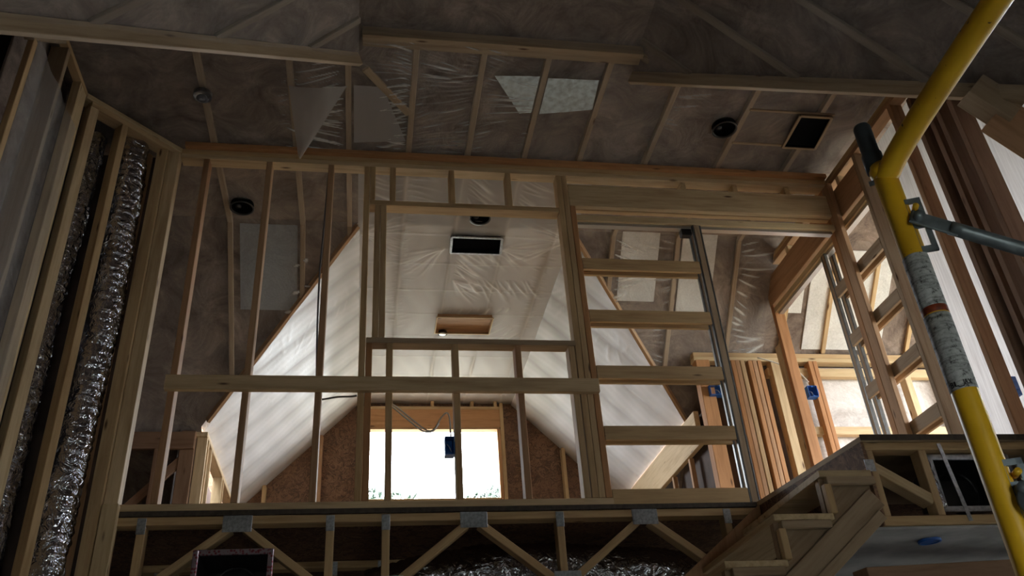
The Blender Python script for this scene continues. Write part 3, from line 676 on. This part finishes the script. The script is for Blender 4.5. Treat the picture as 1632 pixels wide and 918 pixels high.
# ------------------------------------------------------------------ floor trusses
def plate_(name, x, y, z, w, h, parent):
    bm = chambox(w, .003, h, .001)
    o = obj(name, bm, GALV, parent, Matrix.Translation((x, y, z))); return o
def truss(y, label):
    t = thing('floor_truss', (.7, y + .04, 2.66), label, 'floor truss')
    box('top_chord', (-1.33, y, 3.034), (2.36, y + .089, 3.078), PINE, t)
    box('bottom_chord', (-1.33, y, 2.645), (2.36, y + .089, 2.685), PINE, t)
    for x in (-1.135, -.175, .12, 1.085, 2.075):
        box('web_post', (x - .021, y + .005, 2.685), (x + .021, y + .084, 3.034), PINE, t)
        plate_('nail_plate', x, y - .002, 3.03, .045, .085, t)
    for xa, b0, b1 in ((-.655, -1.10, -.21), (.60, .16, 1.04), (1.58, 1.13, 2.03)):
        for b in (b0, b1):
            s = 1 if b > xa else -1
            board('web_brace', (xa + s * .035, y + .045, 3.018), (b, y + .045, 2.70), .042, .078, (0, 0, 1), PINE, t)
        plate_('nail_plate', xa, y - .002, 3.035, .150, .088, t)
    for x in (-1.135, .14, 1.10, 2.075): plate_('nail_plate', x, y - .002, 2.70, .15, .09, t)
    return t
truss(0.0, 'front floor truss with zigzag webs directly under the stud wall')
truss(.95, 'dim floor truss behind the silver duct, second from the front')
truss(1.6, 'dark floor truss at the back, farthest under the loft')

lt = thing('floor_truss', (3.0, -.96, 2.66), 'truss edge of the stair landing behind the scaffold pole', 'floor truss')
box('top_chord', (2.41, -1.0, 3.040), (4.5, -.915, 3.080), PINE, lt)
box('bottom_chord', (2.40, -1.0, 2.668), (4.5, -.915, 2.712), PINE, lt)
for x in (2.43, 2.715, 3.35): box('web_post', (x - .02, -.995, 2.712), (x + .02, -.92, 3.040), PINE, lt)
board('web_brace', (2.43, -.95, 2.965), (2.70, -.95, 2.79), .05, .08, (0, 0, 1), PALE, lt)
plate_('nail_plate', 2.41, -1.003, 2.96, .05, .06, lt)
prism('rim_board', [(2.395, -1.0, 2.67), (2.268, -.0, 2.67), (2.268, -.0, 3.08), (2.395, -1.0, 3.08)], (.02, .003, 0), OSB, lt)
box('block', (2.60, -.90, 2.712), (2.68, -.80, 2.74), PALE, lt)
structure(wallslab('ceiling.002', [[(2.30, -.99, 2.652), (4.6, -.99, 2.652), (4.6, -.02, 2.652), (2.30, -.02, 2.652)]], (0, 0, .012), DRYWALL), 'grey sheet closing the underside of the landing')
structure(wallslab('wall_under_landing', [[(2.4, .9, 0), (6.5, .9, 0), (6.5, .9, 3.08), (2.4, .9, 3.08)]], (0, .03, 0), DARKPANEL))
lo_ = thing('landing_support', (2.95, -.6, 2.4), 'lumber header and posts beneath the landing at the lower right', 'framing')
board('header', (2.30, -.85, 2.46), (3.7, -.55, 2.56), .09, .10, (0, 0, 1), SHADEFIR, lo_)
box('post', (3.02, -.72, 0), (3.09, -.63, 2.50), PINE, lo_); box('post', (2.82, -.66, 0), (2.89, -.57, 2.46), FIR, lo_)
box('white_panel', (2.90, -.70, 1.9), (3.01, -.69, 2.47), DRYWALL, lo_)
# register boots
def boot(loc, w, h, dpt, label, rim):
    t = thing('duct_boot', loc, label, 'duct boot')
    x, y, z = loc; bm = bmesh.new()
    o = [(-w / 2, 0, 0), (w / 2, 0, 0), (w / 2, 0, h), (-w / 2, 0, h)]; i_ = [(-w / 2 + .02, dpt, .03), (w / 2 - .02, dpt, .03), (w / 2 - .02, dpt, h - .03), (-w / 2 + .02, dpt, h - .03)]
    a = [bm.verts.new(p) for p in o]; b = [bm.verts.new(p) for p in i_]
    for k in range(4): bm.faces.new((a[k], a[(k + 1) % 4], b[(k + 1) % 4], b[k]))
    bm.faces.new(b)
    obj('boot_body', bm, BLACK, t, Matrix.Translation(loc))
    for lo, hi in (((-w / 2 - .025, -.012, h), (w / 2 + .025, .01, h + .03)), ((-w / 2 - .025, -.012, -.03), (w / 2 + .025, .01, 0)),
                   ((-w / 2 - .028, -.014, -.03), (-w / 2, .01, h + .028)), ((w / 2, -.014, -.03), (w / 2 + .028, .01, h + .028))):
        box('flange', [lo[k] + loc[k] for k in range(3)], [hi[k] + loc[k] for k in range(3)], rim, t, c=.003)
    rg = tube('collar', [(x + .11 * math.cos(q), y + dpt * .7, z + h / 2 + .11 * math.sin(q)) for q in np.linspace(0, 6.28, 25)], .006, BLACK, t, 6, 1, straight=True)
    return t
boot((-.655, -.02, 2.60), .345, .265, .24, 'open square duct boot edged with red printed foil tape at the bottom left', TAPE)
tb = boot((2.99, -.94, 2.77), .40, .235, .22, 'open black duct boot in the landing truss behind the scaffold pole', GALV)
st = tag(board('hanger_strap', (2.81, -1.006, 3.07), (2.845, -1.006, 2.68), .022, .004, (1, 0, 0), GALV), 'twin metal strap across the landing truss beside the black boot', 'strap')
tag(tube('pipe_wrap', [(2.75, -.955, 3.0), (2.755, -.955, 2.9), (2.762, -.955, 2.76)], .011, FOIL, None, 14, 20, crinkle(.009, 2.2, .004), True), 'narrow silver foil strip inside the landing truss', 'foil')

# ------------------------------------------------------------------ stairs rising to the landing
sc_ = thing('staircase', (1.6, -.5, 2.4), 'rough wooden staircase climbing to the landing at the lower right', 'stairs')
RISE, RUN, XT, ZT = .205, .277, 2.41, 3.105
def stringer(y, nst, m, name='stringer', drop=.36):
    pts = [(XT - .02, y, ZT - RISE)]
    x, z = XT, ZT - RISE
    for k in range(nst):
        x -= RUN; pts.append((x, y, z)); z -= RISE; pts.append((x, y, z))
    bot = [(x, y, z - .12), (XT - .02, y, ZT - RISE - drop + .14)]
    bot = [(x + .05, y, z - drop + .16), (XT - .02, y, ZT - drop - .06)]
    return prism(name, (pts + bot)[::-1], (0, .038, 0), m, sc_)
stringer(-.98, 6, GREYWOOD)
prism('stringer', [(2.262, -.05, 3.08), (2.262, -.05, 2.65), (.9, -.05, 1.62), (.75, -.05, 1.95)], (0, .035, 0), FIR, sc_)
board('stringer_cleat', (XT - .02, -1.005, 2.715), (.95, -1.005, 1.63), .05, .042, (0, 0, 1), GREYWOOD, sc_)
board('stringer_cleat', (XT - .02, -1.0, 2.80), (.95, -1.0, 1.715), .10, .03, (0, 0, 1), GREYWOOD, sc_)
for k in range(6):
    x1 = XT - RUN * k; z = ZT - RISE * (k + 1)
    if k == 0: prism('tread', [(x1 - RUN - .01, -1.02, z), (x1 - .018, -1.02, z), (x1 - .135, -.052, z), (x1 - RUN - .01, -.052, z)], (0, 0, .03), PALE, sc_)
    else: box('tread', (x1 - RUN - .01, -1.02, z), (x1 + .012, -.052, z + .03), PALE, sc_, axis=1)
    box('tread_cleat', (x1 - RUN + .02, -1.025, z - .036), (x1 - .01, -.99, z), GREYWOOD, sc_, axis=0)
    box('riser_cleat', (x1 - RUN + .0, -1.025, z - RISE + .03), (x1 - RUN + .035, -.99, z - .036), PINE, sc_, axis=2)

# ------------------------------------------------------------------ ceiling fittings
def can(x, y, z, R0, label, group=None, tilt=0):
    t = thing('recessed_light_can', (x, y, z), label, 'recessed light')
    M = Matrix.Translation((x, y, z)) @ Matrix.Rotation(tilt, 4, 'X')
    lathe('can_housing', [(R0, 0), (R0 * .97, .04), (R0 * .93, .038 + .001), (.001, .040)], BLACKDULL, t, M)
    lathe('trim_ring', [(R0 * .90, -.004), (R0 * 1.02, -.006), (R0 * 1.04, 0), (R0 * .90, .006)], BLACK, t, M)
    lathe('lamp_socket', [(.001, .022), (.022, .022), (.024, .038)], BLACK, t, Matrix.Translation(M @ Vector((-.03, .02, 0))) )
    return t
can(2.40, -.475, ZC - .03, .085, 'black recessed light can in the dark ceiling left of the rectangular vent')
can(.830, .66, ZC - .035, .080, 'black recessed light can above the rectangular vent in the attic vault')
can(-.945, .65, ZC - .03, .085, 'black recessed light can seen between the two leftmost studs')
can(3.87, -1.60, 4.90, .09, 'dark round light can cut by the top right corner', None, math.radians(45))
t = thing('junction_box', (-1.06, -.505, ZC - .02), 'round silver junction box with wire on the dark ceiling at the upper left', 'junction box')
lathe('box_body', [(.055, 0), (.056, .028), (.001, .028)], GALV, t, Matrix.Translation((-1.06, -.505, ZC - .040)), 20)
tube('wire_coil', [(-1.06 + .035 * math.cos(q) * (1 - q / 40), -.505 + .035 * math.sin(q) * (1 - q / 40), ZC - .048 - q * .001) for q in np.linspace(0, 18, 70)], .004, DARKWIRE, t, 6, 1, straight=True)
t = thing('junction_box', (.70, 2.47, ZC - .03), 'small round junction box beside the wooden ceiling hatch', 'junction box')
lathe('box_body', [(.045, 0), (.046, .025), (.001, .025)], BLACK, t, Matrix.Translation((.695, 2.50, ZC - .04)), 18)
lathe('cover_plate', [(.001, -.004), (.034, -.003), (.036, 0)], GALV, t, Matrix.Translation((.695, 2.50, ZC - .042)), 18)

def ceiling_vent(pts, z, label, m_in, rimm, rim=.018, depth=.04, name='ceiling_vent'):
    """open register box: dark inside, thin rim; pts go around the opening"""
    c = [sum(p[i] for p in pts) / 4 for i in range(2)]
    t = thing(name, (c[0], c[1], z), label, 'vent' if name == 'ceiling_vent' else 'hatch')
    bm = bmesh.new(); a = [bm.verts.new((p[0] - c[0], p[1] - c[1], 0)) for p in pts]; b = [bm.verts.new((p[0] - c[0], p[1] - c[1], depth)) for p in pts]
    for k in range(4): bm.faces.new((a[k], a[(k + 1) % 4], b[(k + 1) % 4], b[k]))
    bm.faces.new(b); obj('vent_box' if name == 'ceiling_vent' else 'hatch_panel', bm, m_in, t, Matrix.Translation((c[0], c[1], z)))
    for k in range(4):
        p, q = Vector((*pts[k], z)), Vector((*pts[(k + 1) % 4], z)); o_ = ((p + q) / 2 - Vector((*c, z))); dd = (q - p).normalized(); o_ = (o_ - o_.dot(dd) * dd).normalized()
        board('rim', p + o_ * rim / 2 - dd * rim / 2, q + o_ * rim / 2 + dd * rim / 2, rim, .012, tuple(o_), rimm, t, .001)
    return t
ceiling_vent([(2.905, -.335), (3.135, -.335), (3.11, -.64), (2.895, -.64)], ZC - .028, 'black rectangular vent in the dark ceiling near the right stud wall', BLACKDULL, GREYWOOD, depth=.026)
board('vent_trim', (2.52, -.655, ZC - .004), (3.14, -.655, ZC - .004), .02, .012, (0, 1, 0), GREYWOOD, ceil)
board('vent_trim', (2.52, -.320, ZC - .004), (3.14, -.320, ZC - .004), .02, .012, (0, 1, 0), GREYWOOD, ceil)
v2 = ceiling_vent([(.645, .925), (1.03, .925), (1.045, 1.13), (.655, 1.13)], ZC - .035, 'black rectangular vent with a shiny front flange in the attic vault', BLACKDULL, GALV, .02)
ceiling_vent([(.625, 2.19), (1.13, 2.19), (1.13, 2.48), (.625, 2.48)], ZC - .04, 'brown wooden hatch opening farther back in the attic vault', FIR, PALE, .012, name='ceiling_hatch')

# loose film: a hanging flap; plus two pale patches that paint a bright reflection
def flat_sheet(name, pts, m, label, sag=0, n=14, parent=None):
    """four corners, gently rippled"""
    P = [Vector(p) for p in pts]; c = sum(P, Vector()) / 4; bm = bmesh.new(); g = []
    for i in range(n + 1):
        row = []
        for j in range(n + 1):
            a, b = i / n, j / n
            p = (P[0] * (1 - a) + P[1] * a) * (1 - b) + (P[3] * (1 - a) + P[2] * a) * b
            p = p + Vector((0, 0, -sag * 4 * a * (1 - a) + .004 * noise.noise(Vector((a * 5, b * 5, len(label))))))
            row.append(bm.verts.new(p - c))
        g.append(row)
    for i in range(n):
        for j in range(n): bm.faces.new((g[i][j], g[i + 1][j], g[i + 1][j + 1], g[i][j + 1]))
    o = obj(name, bm, m, parent, Matrix.Translation(c), True)
    if not parent: tag(o, label, 'plastic sheet')
    return o
REFLECTPATCH = plain('painted bluish reflection', (.74, .86, .90), .3, noisy=.4, nscale=22)  # bright ceiling reflection painted as a pale surface colour
flat_sheet('reflection_patch', [(.745, -.81, ZC - .002), (1.035, -.83, ZC - .002), (1.035, -.50, ZC - .002), (.955, -.485, ZC - .002)], REFLECTPATCH, 'bright bluish film patch on the dark ceiling, the left tapering one')
flat_sheet('reflection_patch', [(1.09, -.82, ZC - .002), (1.42, -.83, ZC - .002), (1.44, -.56, ZC - .002), (1.09, -.49, ZC - .002)], REFLECTPATCH, 'bright bluish film patch on the dark ceiling, the right rectangular one')
flat_sheet('film_flap', [(-.53, -.63, ZC - .02), (-.17, -.66, ZC - .02), (-.475, -.10, ZC - .16), (-.495, -.12, ZC - .13)], FILM_CLOUDY, 'loose pointed flap of cloudy plastic hanging from the dark ceiling', .02)
flat_sheet('film_square', [(-.13, -.66, ZC - .012), (.05, -.66, ZC - .012), (.22, -.16, ZC - .012), (-.13, -.12, ZC - .012)], FILM_CLOUDY, 'square of cloudy plastic on the dark ceiling beside the hanging flap', .0)

# right hand rafter end in the tall room
rb = thing('valley_beam', (2.9, -2.1, 4.3), 'doubled rafter end with a bolted cap at the top right edge', 'beam')
board('beam', (2.86, -2.08, 4.27), (4.2, -2.08, 2.93), .20, .09, (1, 0, 1), FIR, rb)
board('cap_block', (2.77, -2.10, 4.40), (2.93, -2.10, 4.24), .17, .10, (1, 0, 1), GREYWOOD, rb)

# ------------------------------------------------------------------ electrical boxes and cables
def ebox(c, w, h, dpt, label, facing=(0, -1, 0)):
    t = thing('electrical_box', c, label, 'electrical box')
    fz = Vector(facing); z = Vector((0, 0, 1)); x = z.cross(fz).normalized()
    M = Matrix((x, -fz, z)).transposed().to_4x4(); M.translation = Vector(c)
    bm = bmesh.new(); W2, H2 = w / 2, h / 2; wl = .004
    def ring(a, b, y): return [bm.verts.new(p) for p in ((-a, y, -b), (a, y, -b), (a, y, b), (-a, y, b))]
    o0, o1, i0, i1 = ring(W2, H2, 0), ring(W2, H2, dpt), ring(W2 - wl, H2 - wl, 0), ring(W2 - wl, H2 - wl, dpt - wl)
    for A, B in ((o0, o1), (i1, i0), (i0, o0)):
        for k in range(4): bm.faces.new((A[k], A[(k + 1) % 4], B[(k + 1) % 4], B[k]))
    bm.faces.new(o1); bm.faces.new(i1[::-1]); bmesh.ops.recalc_face_normals(bm, faces=bm.faces[:])
    obj('box_shell', bm, BLUE, t, M)
    for s in (-1, 1):
        obj('screw_ear', chambox(.018, .008, .012, .002), BLUE, t, M @ Matrix.Translation((0, .004, s * (H2 - .008))))
    obj('nail_bracket', chambox(.012, dpt * .7, h * .5, .002), BLUE, t, M @ Matrix.Translation((W2 + .005, dpt * .5, 0)))
    tube('wire_end', [M @ Vector(p) for p in ((-.01, dpt * .8, H2 * .5), (.0, dpt * .4, .0), (.012, dpt * .5, -H2 * .5))], .003, WHITEWIRE, t, 6, 5)
    return t
ebox((.480, .012, 3.475), .055, .110, .07, 'blue electrical box on a stud in front of the bright gable window')
ebox((2.885, 1.495, 4.545), .16, .09, .07, 'blue electrical box near the wide orange corner post')
ebox((3.72, 1.50, 4.54), .085, .10, .07, 'blue electrical box on the doubled orange stud in the right room')
ebox((3.455, -.845, 3.455), .06, .11, .06, 'dark blue electrical box low on the right stud wall', (-1, 0, 0))
t = thing('electrical_box', (2.75, -.8, 2.655), 'thin blue ceiling box flush under the landing', 'electrical box')
lathe('box_ring', [(.055, .0), (.055, -.012), (.04, -.012), (.04, .0)], BLUE, t, Matrix.Translation((2.74, -.80, 2.650)), 24)
lathe('box_cover', [(.001, -.010), (.04, -.010)], BLUE, t, Matrix.Translation((2.74, -.80, 2.650)), 24)
def cable(pts, R0, m, label, n=8): return tag(tube('electrical_cable', pts, R0, m, None, 8, n), label, 'cable')
cable([(-.30, .10, 5.48), (-.31, .095, 5.0), (-.318, .095, 4.70), (-.312, .095, 4.3), (-.298, .095, 3.95), (-.29, .095, 3.80), (-.25, .10, 3.80), (-.17, .10, 3.815), (-.09, .10, 3.818), (-.06, .05, 3.80)], .006, DARKWIRE,
      'grey cable running down beside the third stud from the left')
cable([(.12, .10, 3.79), (.18, .10, 3.75), (.30, .10, 3.645), (.355, .10, 3.603), (.40, .10, 3.61), (.44, .10, 3.68), (.475, .10, 3.715), (.492, .10, 3.68), (.494, .08, 3.55)], .005, WHITEWIRE,
      'white cable drooping across the gable window to the blue box')
cable([(.14, .11, 3.77), (.24, .11, 3.68), (.33, .11, 3.605), (.39, .11, 3.602), (.43, .11, 3.65)], .005, WHITEWIRE, 'second white cable drooping above the gable window')
cable([(-1.10, .30, 2.86), (-.95, .28, 2.83), (-.6, .26, 2.78), (-.35, .22, 2.76), (-.20, .2, 2.745)], .007, WHITEWIRE, 'white cable crossing low behind the left part of the front floor truss')
cable([(.18, .25, 2.72), (.35, .25, 2.745), (.7, .25, 2.73), (1.0, .25, 2.71)], .006, WHITEWIRE, 'white cable along the bottom of the front floor truss beside the duct')
cable([apt(.60, .10, 5.50), apt(.615, .10, 5.30), apt(.62, .10, 5.05), apt(.60, .10, 4.86)], .004, DARKWIRE, 'thin dark cable hanging beside the silver duct at the left corner post')
cable([(3.30, 1.52, 4.86), (3.45, 1.50, 4.80), (3.62, 1.50, 4.72), (3.70, 1.50, 4.62)], .006, WHITEWIRE, 'white cable hanging to the blue box in the right room')

# ------------------------------------------------------------------ scaffold close to the camera
PX, PY = .953, -3.55
sf = thing('scaffold_frame', (PX, PY, 0), 'yellow scaffold pole with bent arm and weathered stickers standing at the right', 'scaffold')
RT = .0213
tube('pole', [(PX, PY, z) for z in (0, .5, 1.0, 1.5, 1.9, 2.2, 2.5, 2.615)], RT, YELLOW, sf, 24, straight=True)
tube('arm', [(PX, PY, 2.585), (PX + .002, PY - .06, 2.606), (PX + .003, PY - .18, 2.625), (PX + .004, PY - .40, 2.648), (PX + .004, PY - .75, 2.672)], RT, YELLOW, sf, 24, 8)
lathe('weld_bead', [(RT * 1.0, -.012), (RT * 1.15, -.006), (RT * 1.18, 0), (RT * 1.12, .007), (RT, .012)], YELLOW, sf, Matrix.Translation((PX, PY, 2.60)), 24)
tag(lathe('coupling_pin', [(.001, .115), (.0145, .113), (.0165, .108), (.0165, .045), (.019, .040), (.019, .0), (.012, 0)], STUBGREY, sf, Matrix.Translation((PX - .002, PY + .012, 2.612)), 20), 'dark blue grey pin')
for dz, q in ((2.585, 2.5), (2.60, .4)):
    p = Vector((PX, PY, dz)); dv = Vector((math.cos(q), math.sin(q), 0))
    tube('pin_bolt', [p + dv * .015, p + dv * .030], .005, SCAFGREY, sf, 10, straight=True)
def band(z0, z1, m, extra, name):
    o = lathe(name, [(RT + extra - .0004, z0 - z0), (RT + extra, .0005), (RT + extra, z1 - z0 - .0005), (RT + extra - .0004, z1 - z0)], m, sf, Matrix.Translation((PX, PY, z0)), 28); return o
tag(band(2.30, 2.405, STICKER, .0006, 'sticker'), 'upper weathered white sticker')
tag(band(2.287, 2.30, REDBAND, .0006, 'sticker_band'), 'red printed band')
tag(band(2.145, 2.285, STICKER, .0006, 'sticker'), 'lower weathered white sticker')
# handwriting-like black marking at the foot of the lower sticker: two short words joined by a swoosh
camdir = Vector((CAM_LOC.x - PX, CAM_LOC.y - PY, 0)).normalized(); a0 = math.atan2(camdir.y, camdir.x)
def on_pole(w, z, ex=.0012): a = a0 + w / RT; return (PX + (RT + ex) * math.cos(a), PY + (RT + ex) * math.sin(a), z)
strokes = []
for x0, k in ((-.0165, 'B'), (-.0115, 'I'), (-.0085, 'L'), (.000, 'J'), (.0055, 'A'), (.0115, 'X')):
    S = {'B': [[(0, 0), (0, 1), (.7, .95), (.7, .55), (0, .5), (.8, .45), (.8, .05), (0, 0)]], 'I': [[(.3, 0), (.3, 1)]], 'L': [[(0, 1), (0, 0), (.8, 0)]],
         'J': [[(.9, 1), (.9, .1), (.5, -.25), (-.9, -.2), (-1.3, .1)]], 'A': [[(0, 0), (.45, 1), (.9, 0)], [(.2, .4), (.7, .4)]], 'X': [[(0, 0), (.9, 1)], [(0, 1), (.9, 0)]]}[k]
    for s_ in S: strokes.append([(x0 + p[0] * .0048, 2.150 + p[1] * .0085) for p in s_])
bm = bmesh.new()
for s_ in strokes:
    for (xa, za), (xb, zb) in zip(s_, s_[1:]):
        dx, dz = xb - xa, zb - za; L = math.hypot(dx, dz) or 1; nx, nz = -dz / L * .0006, dx / L * .0006
        q = [(xa + nx, za + nz), (xb + nx, zb + nz), (xb - nx, zb - nz), (xa - nx, za - nz)]
        o_ = [bm.verts.new(on_pole(*p)) for p in q]; i_ = [bm.verts.new(on_pole(*p, .0004)) for p in q]
        bm.faces.new(o_); bm.faces.new(i_[::-1])
        for k in range(4): bm.faces.new((o_[k], i_[k], i_[(k + 1) % 4], o_[(k + 1) % 4]))
bmesh.ops.recalc_face_normals(bm, faces=bm.faces[:])
tag(obj('lettering', bm, INK, sf), 'black lettering at the foot of the sticker')

def lock(z, parent, h=.115):
    """slotted steel drop lock plate on the pole's camera-right side"""
    side = Vector((.93, -.37, 0)).normalized(); fw_ = Vector((-.37, -.93, 0)).normalized()
    M = Matrix((side, fw_, Vector((0, 0, 1)))).transposed().to_4x4(); M.translation = Vector((PX, PY, z)) + side * .020 + fw_ * .016
    bm = bmesh.new(); w, t = .036, .005
    outer = [(-w / 2, -h / 2), (w / 2, -h / 2), (w / 2, h / 2), (-w / 2, h / 2)]
    def slab(x0, z0, x1, z1):
        r_ = bmesh.ops.create_cube(bm, size=1)['verts']
        bmesh.ops.scale(bm, vec=(x1 - x0, t, z1 - z0), verts=r_); bmesh.ops.translate(bm, vec=((x0 + x1) / 2, 0, (z0 + z1) / 2), verts=r_)
    slab(-w / 2, -h / 2, -w / 2 + .009, h / 2); slab(w / 2 - .009, -h / 2, w / 2, h / 2)
    slab(-w / 2, -h / 2, w / 2, -h / 2 + .012); slab(-w / 2, h / 2 - .010, w / 2, h / 2); slab(-w / 2, -.006, w / 2, .022)
    p = obj('lock_plate', bm, SCAFGREY, parent, M)
    tube('lock_pin', [M @ Vector((0, -.012, .008)), M @ Vector((0, .024, .008))], .009, SCAFGREY, parent, 14, straight=True)
    tube('lock_stud', [M @ Vector((.004, -.01, .035)), M @ Vector((.004, .012, .035))], .0055, YELLOW, parent, 12, straight=True)
    return M
M1 = lock(2.462, sf); M2 = lock(1.965, sf)
# cross brace from the upper lock, leaving to the right
cb = thing('cross_brace', M1.translation, 'grey steel cross brace leaving the scaffold lock to the right', 'cross brace')
b0 = M1 @ Vector((0, .010, .008)); b1 = Vector((1.115, -3.615, 2.386)); b1 = b0 + (b1 - b0) * 4.0; bd = (b1 - b0).normalized()
tube('brace_tube', [b0 + bd * .055, b0 + bd * .075, b1], .0125, SCAFGREY, cb, 18, straight=True)
Mb, Lb = frame(b0 - bd * .014, b0 + bd * .07, (0, 0, 1))
obj('flattened_end', chambox(Lb, .028, .006, .002), SCAFGREY, cb, Mb)
# pivot disc on the lower lock
dk = M2 @ Vector((.012, .012, -.012))
tag(tube('pivot_disc', [dk, dk + (M2.to_3x3() @ Vector((0, .008, 0)))], .026, SCAFGREY, sf, 28, straight=True), 'round pivot plate')

GROUPS = {'recessed_light_can': 'round recessed light cans in the ceilings', 'electrical_box': 'blue plastic electrical boxes', 'floor_truss': 'open web floor trusses',
          'pocket_door_frame': 'pocket door frames', 'electrical_cable': 'electrical cables', 'reflection_patch': 'bluish painted reflections on the dark ceiling', 'flexible_duct': 'silver flexible ducts',
          'ceiling_vent': 'rectangular ceiling vents', 'junction_box': 'small junction boxes', 'duct_boot': 'open duct boots', 'knee_wall': 'knee walls', 'stud_wall': 'open stud walls'}
# ------------------------------------------------------------------ trees outside the gable window
def tree(x, y, h, R0, label, seed):
    g = random.Random(seed); t = thing('tree', (x, y, -.35), label, 'tree')
    tube('trunk', [(x, y, -.35), (x + .1, y, h * .4), (x, y, h * .85)], .15, BARK, t, 10)
    verts, faces = [], []
    for _ in range(2600):
        dv = Vector((g.gauss(0, 1), g.gauss(0, 1), g.gauss(0, 1))).normalized() * R0 * g.uniform(.55, 1.0) ** .6
        dv.z *= .55; c = Vector((x, y, h - R0 * .5)) + dv * (1 + .35 * noise.noise(dv * 1.3 + Vector((seed, 0, 0))))
        a = Vector((g.gauss(0, 1), g.gauss(0, 1), g.gauss(0, 1))).normalized(); b = a.orthogonal().normalized(); s_ = g.uniform(.05, .10)
        i = len(verts); verts += [tuple(c - a * s_ * 1.6), tuple(c + b * s_ * .6), tuple(c + a * s_ * 1.6), tuple(c - b * s_ * .6)]; faces.append((i, i + 1, i + 2, i + 3))
    me = bpy.data.meshes.new('crown'); me.from_pydata(verts, [], faces); me.materials.append(LEAF)
    o = bpy.data.objects.new('crown', me); COL.objects.link(o); place(o, Matrix.Identity(4), t)
tree(.2, 20, 9.86, 1.7, 'green treetop at the left foot of the gable window view', 3)
tree(4.0, 21, 10.2, 1.6, 'green treetop at the right foot of the gable window view', 8)

GROUPS['tree'] = 'trees outside the gable window'
for o in COL.objects:
    if o.parent is None and o.type in ('MESH', 'EMPTY') and not o.get('kind'):
        o['kind'] = 'thing'
        g_ = GROUPS.get(o.name.split('.')[0])
        if g_: o['group'] = g_
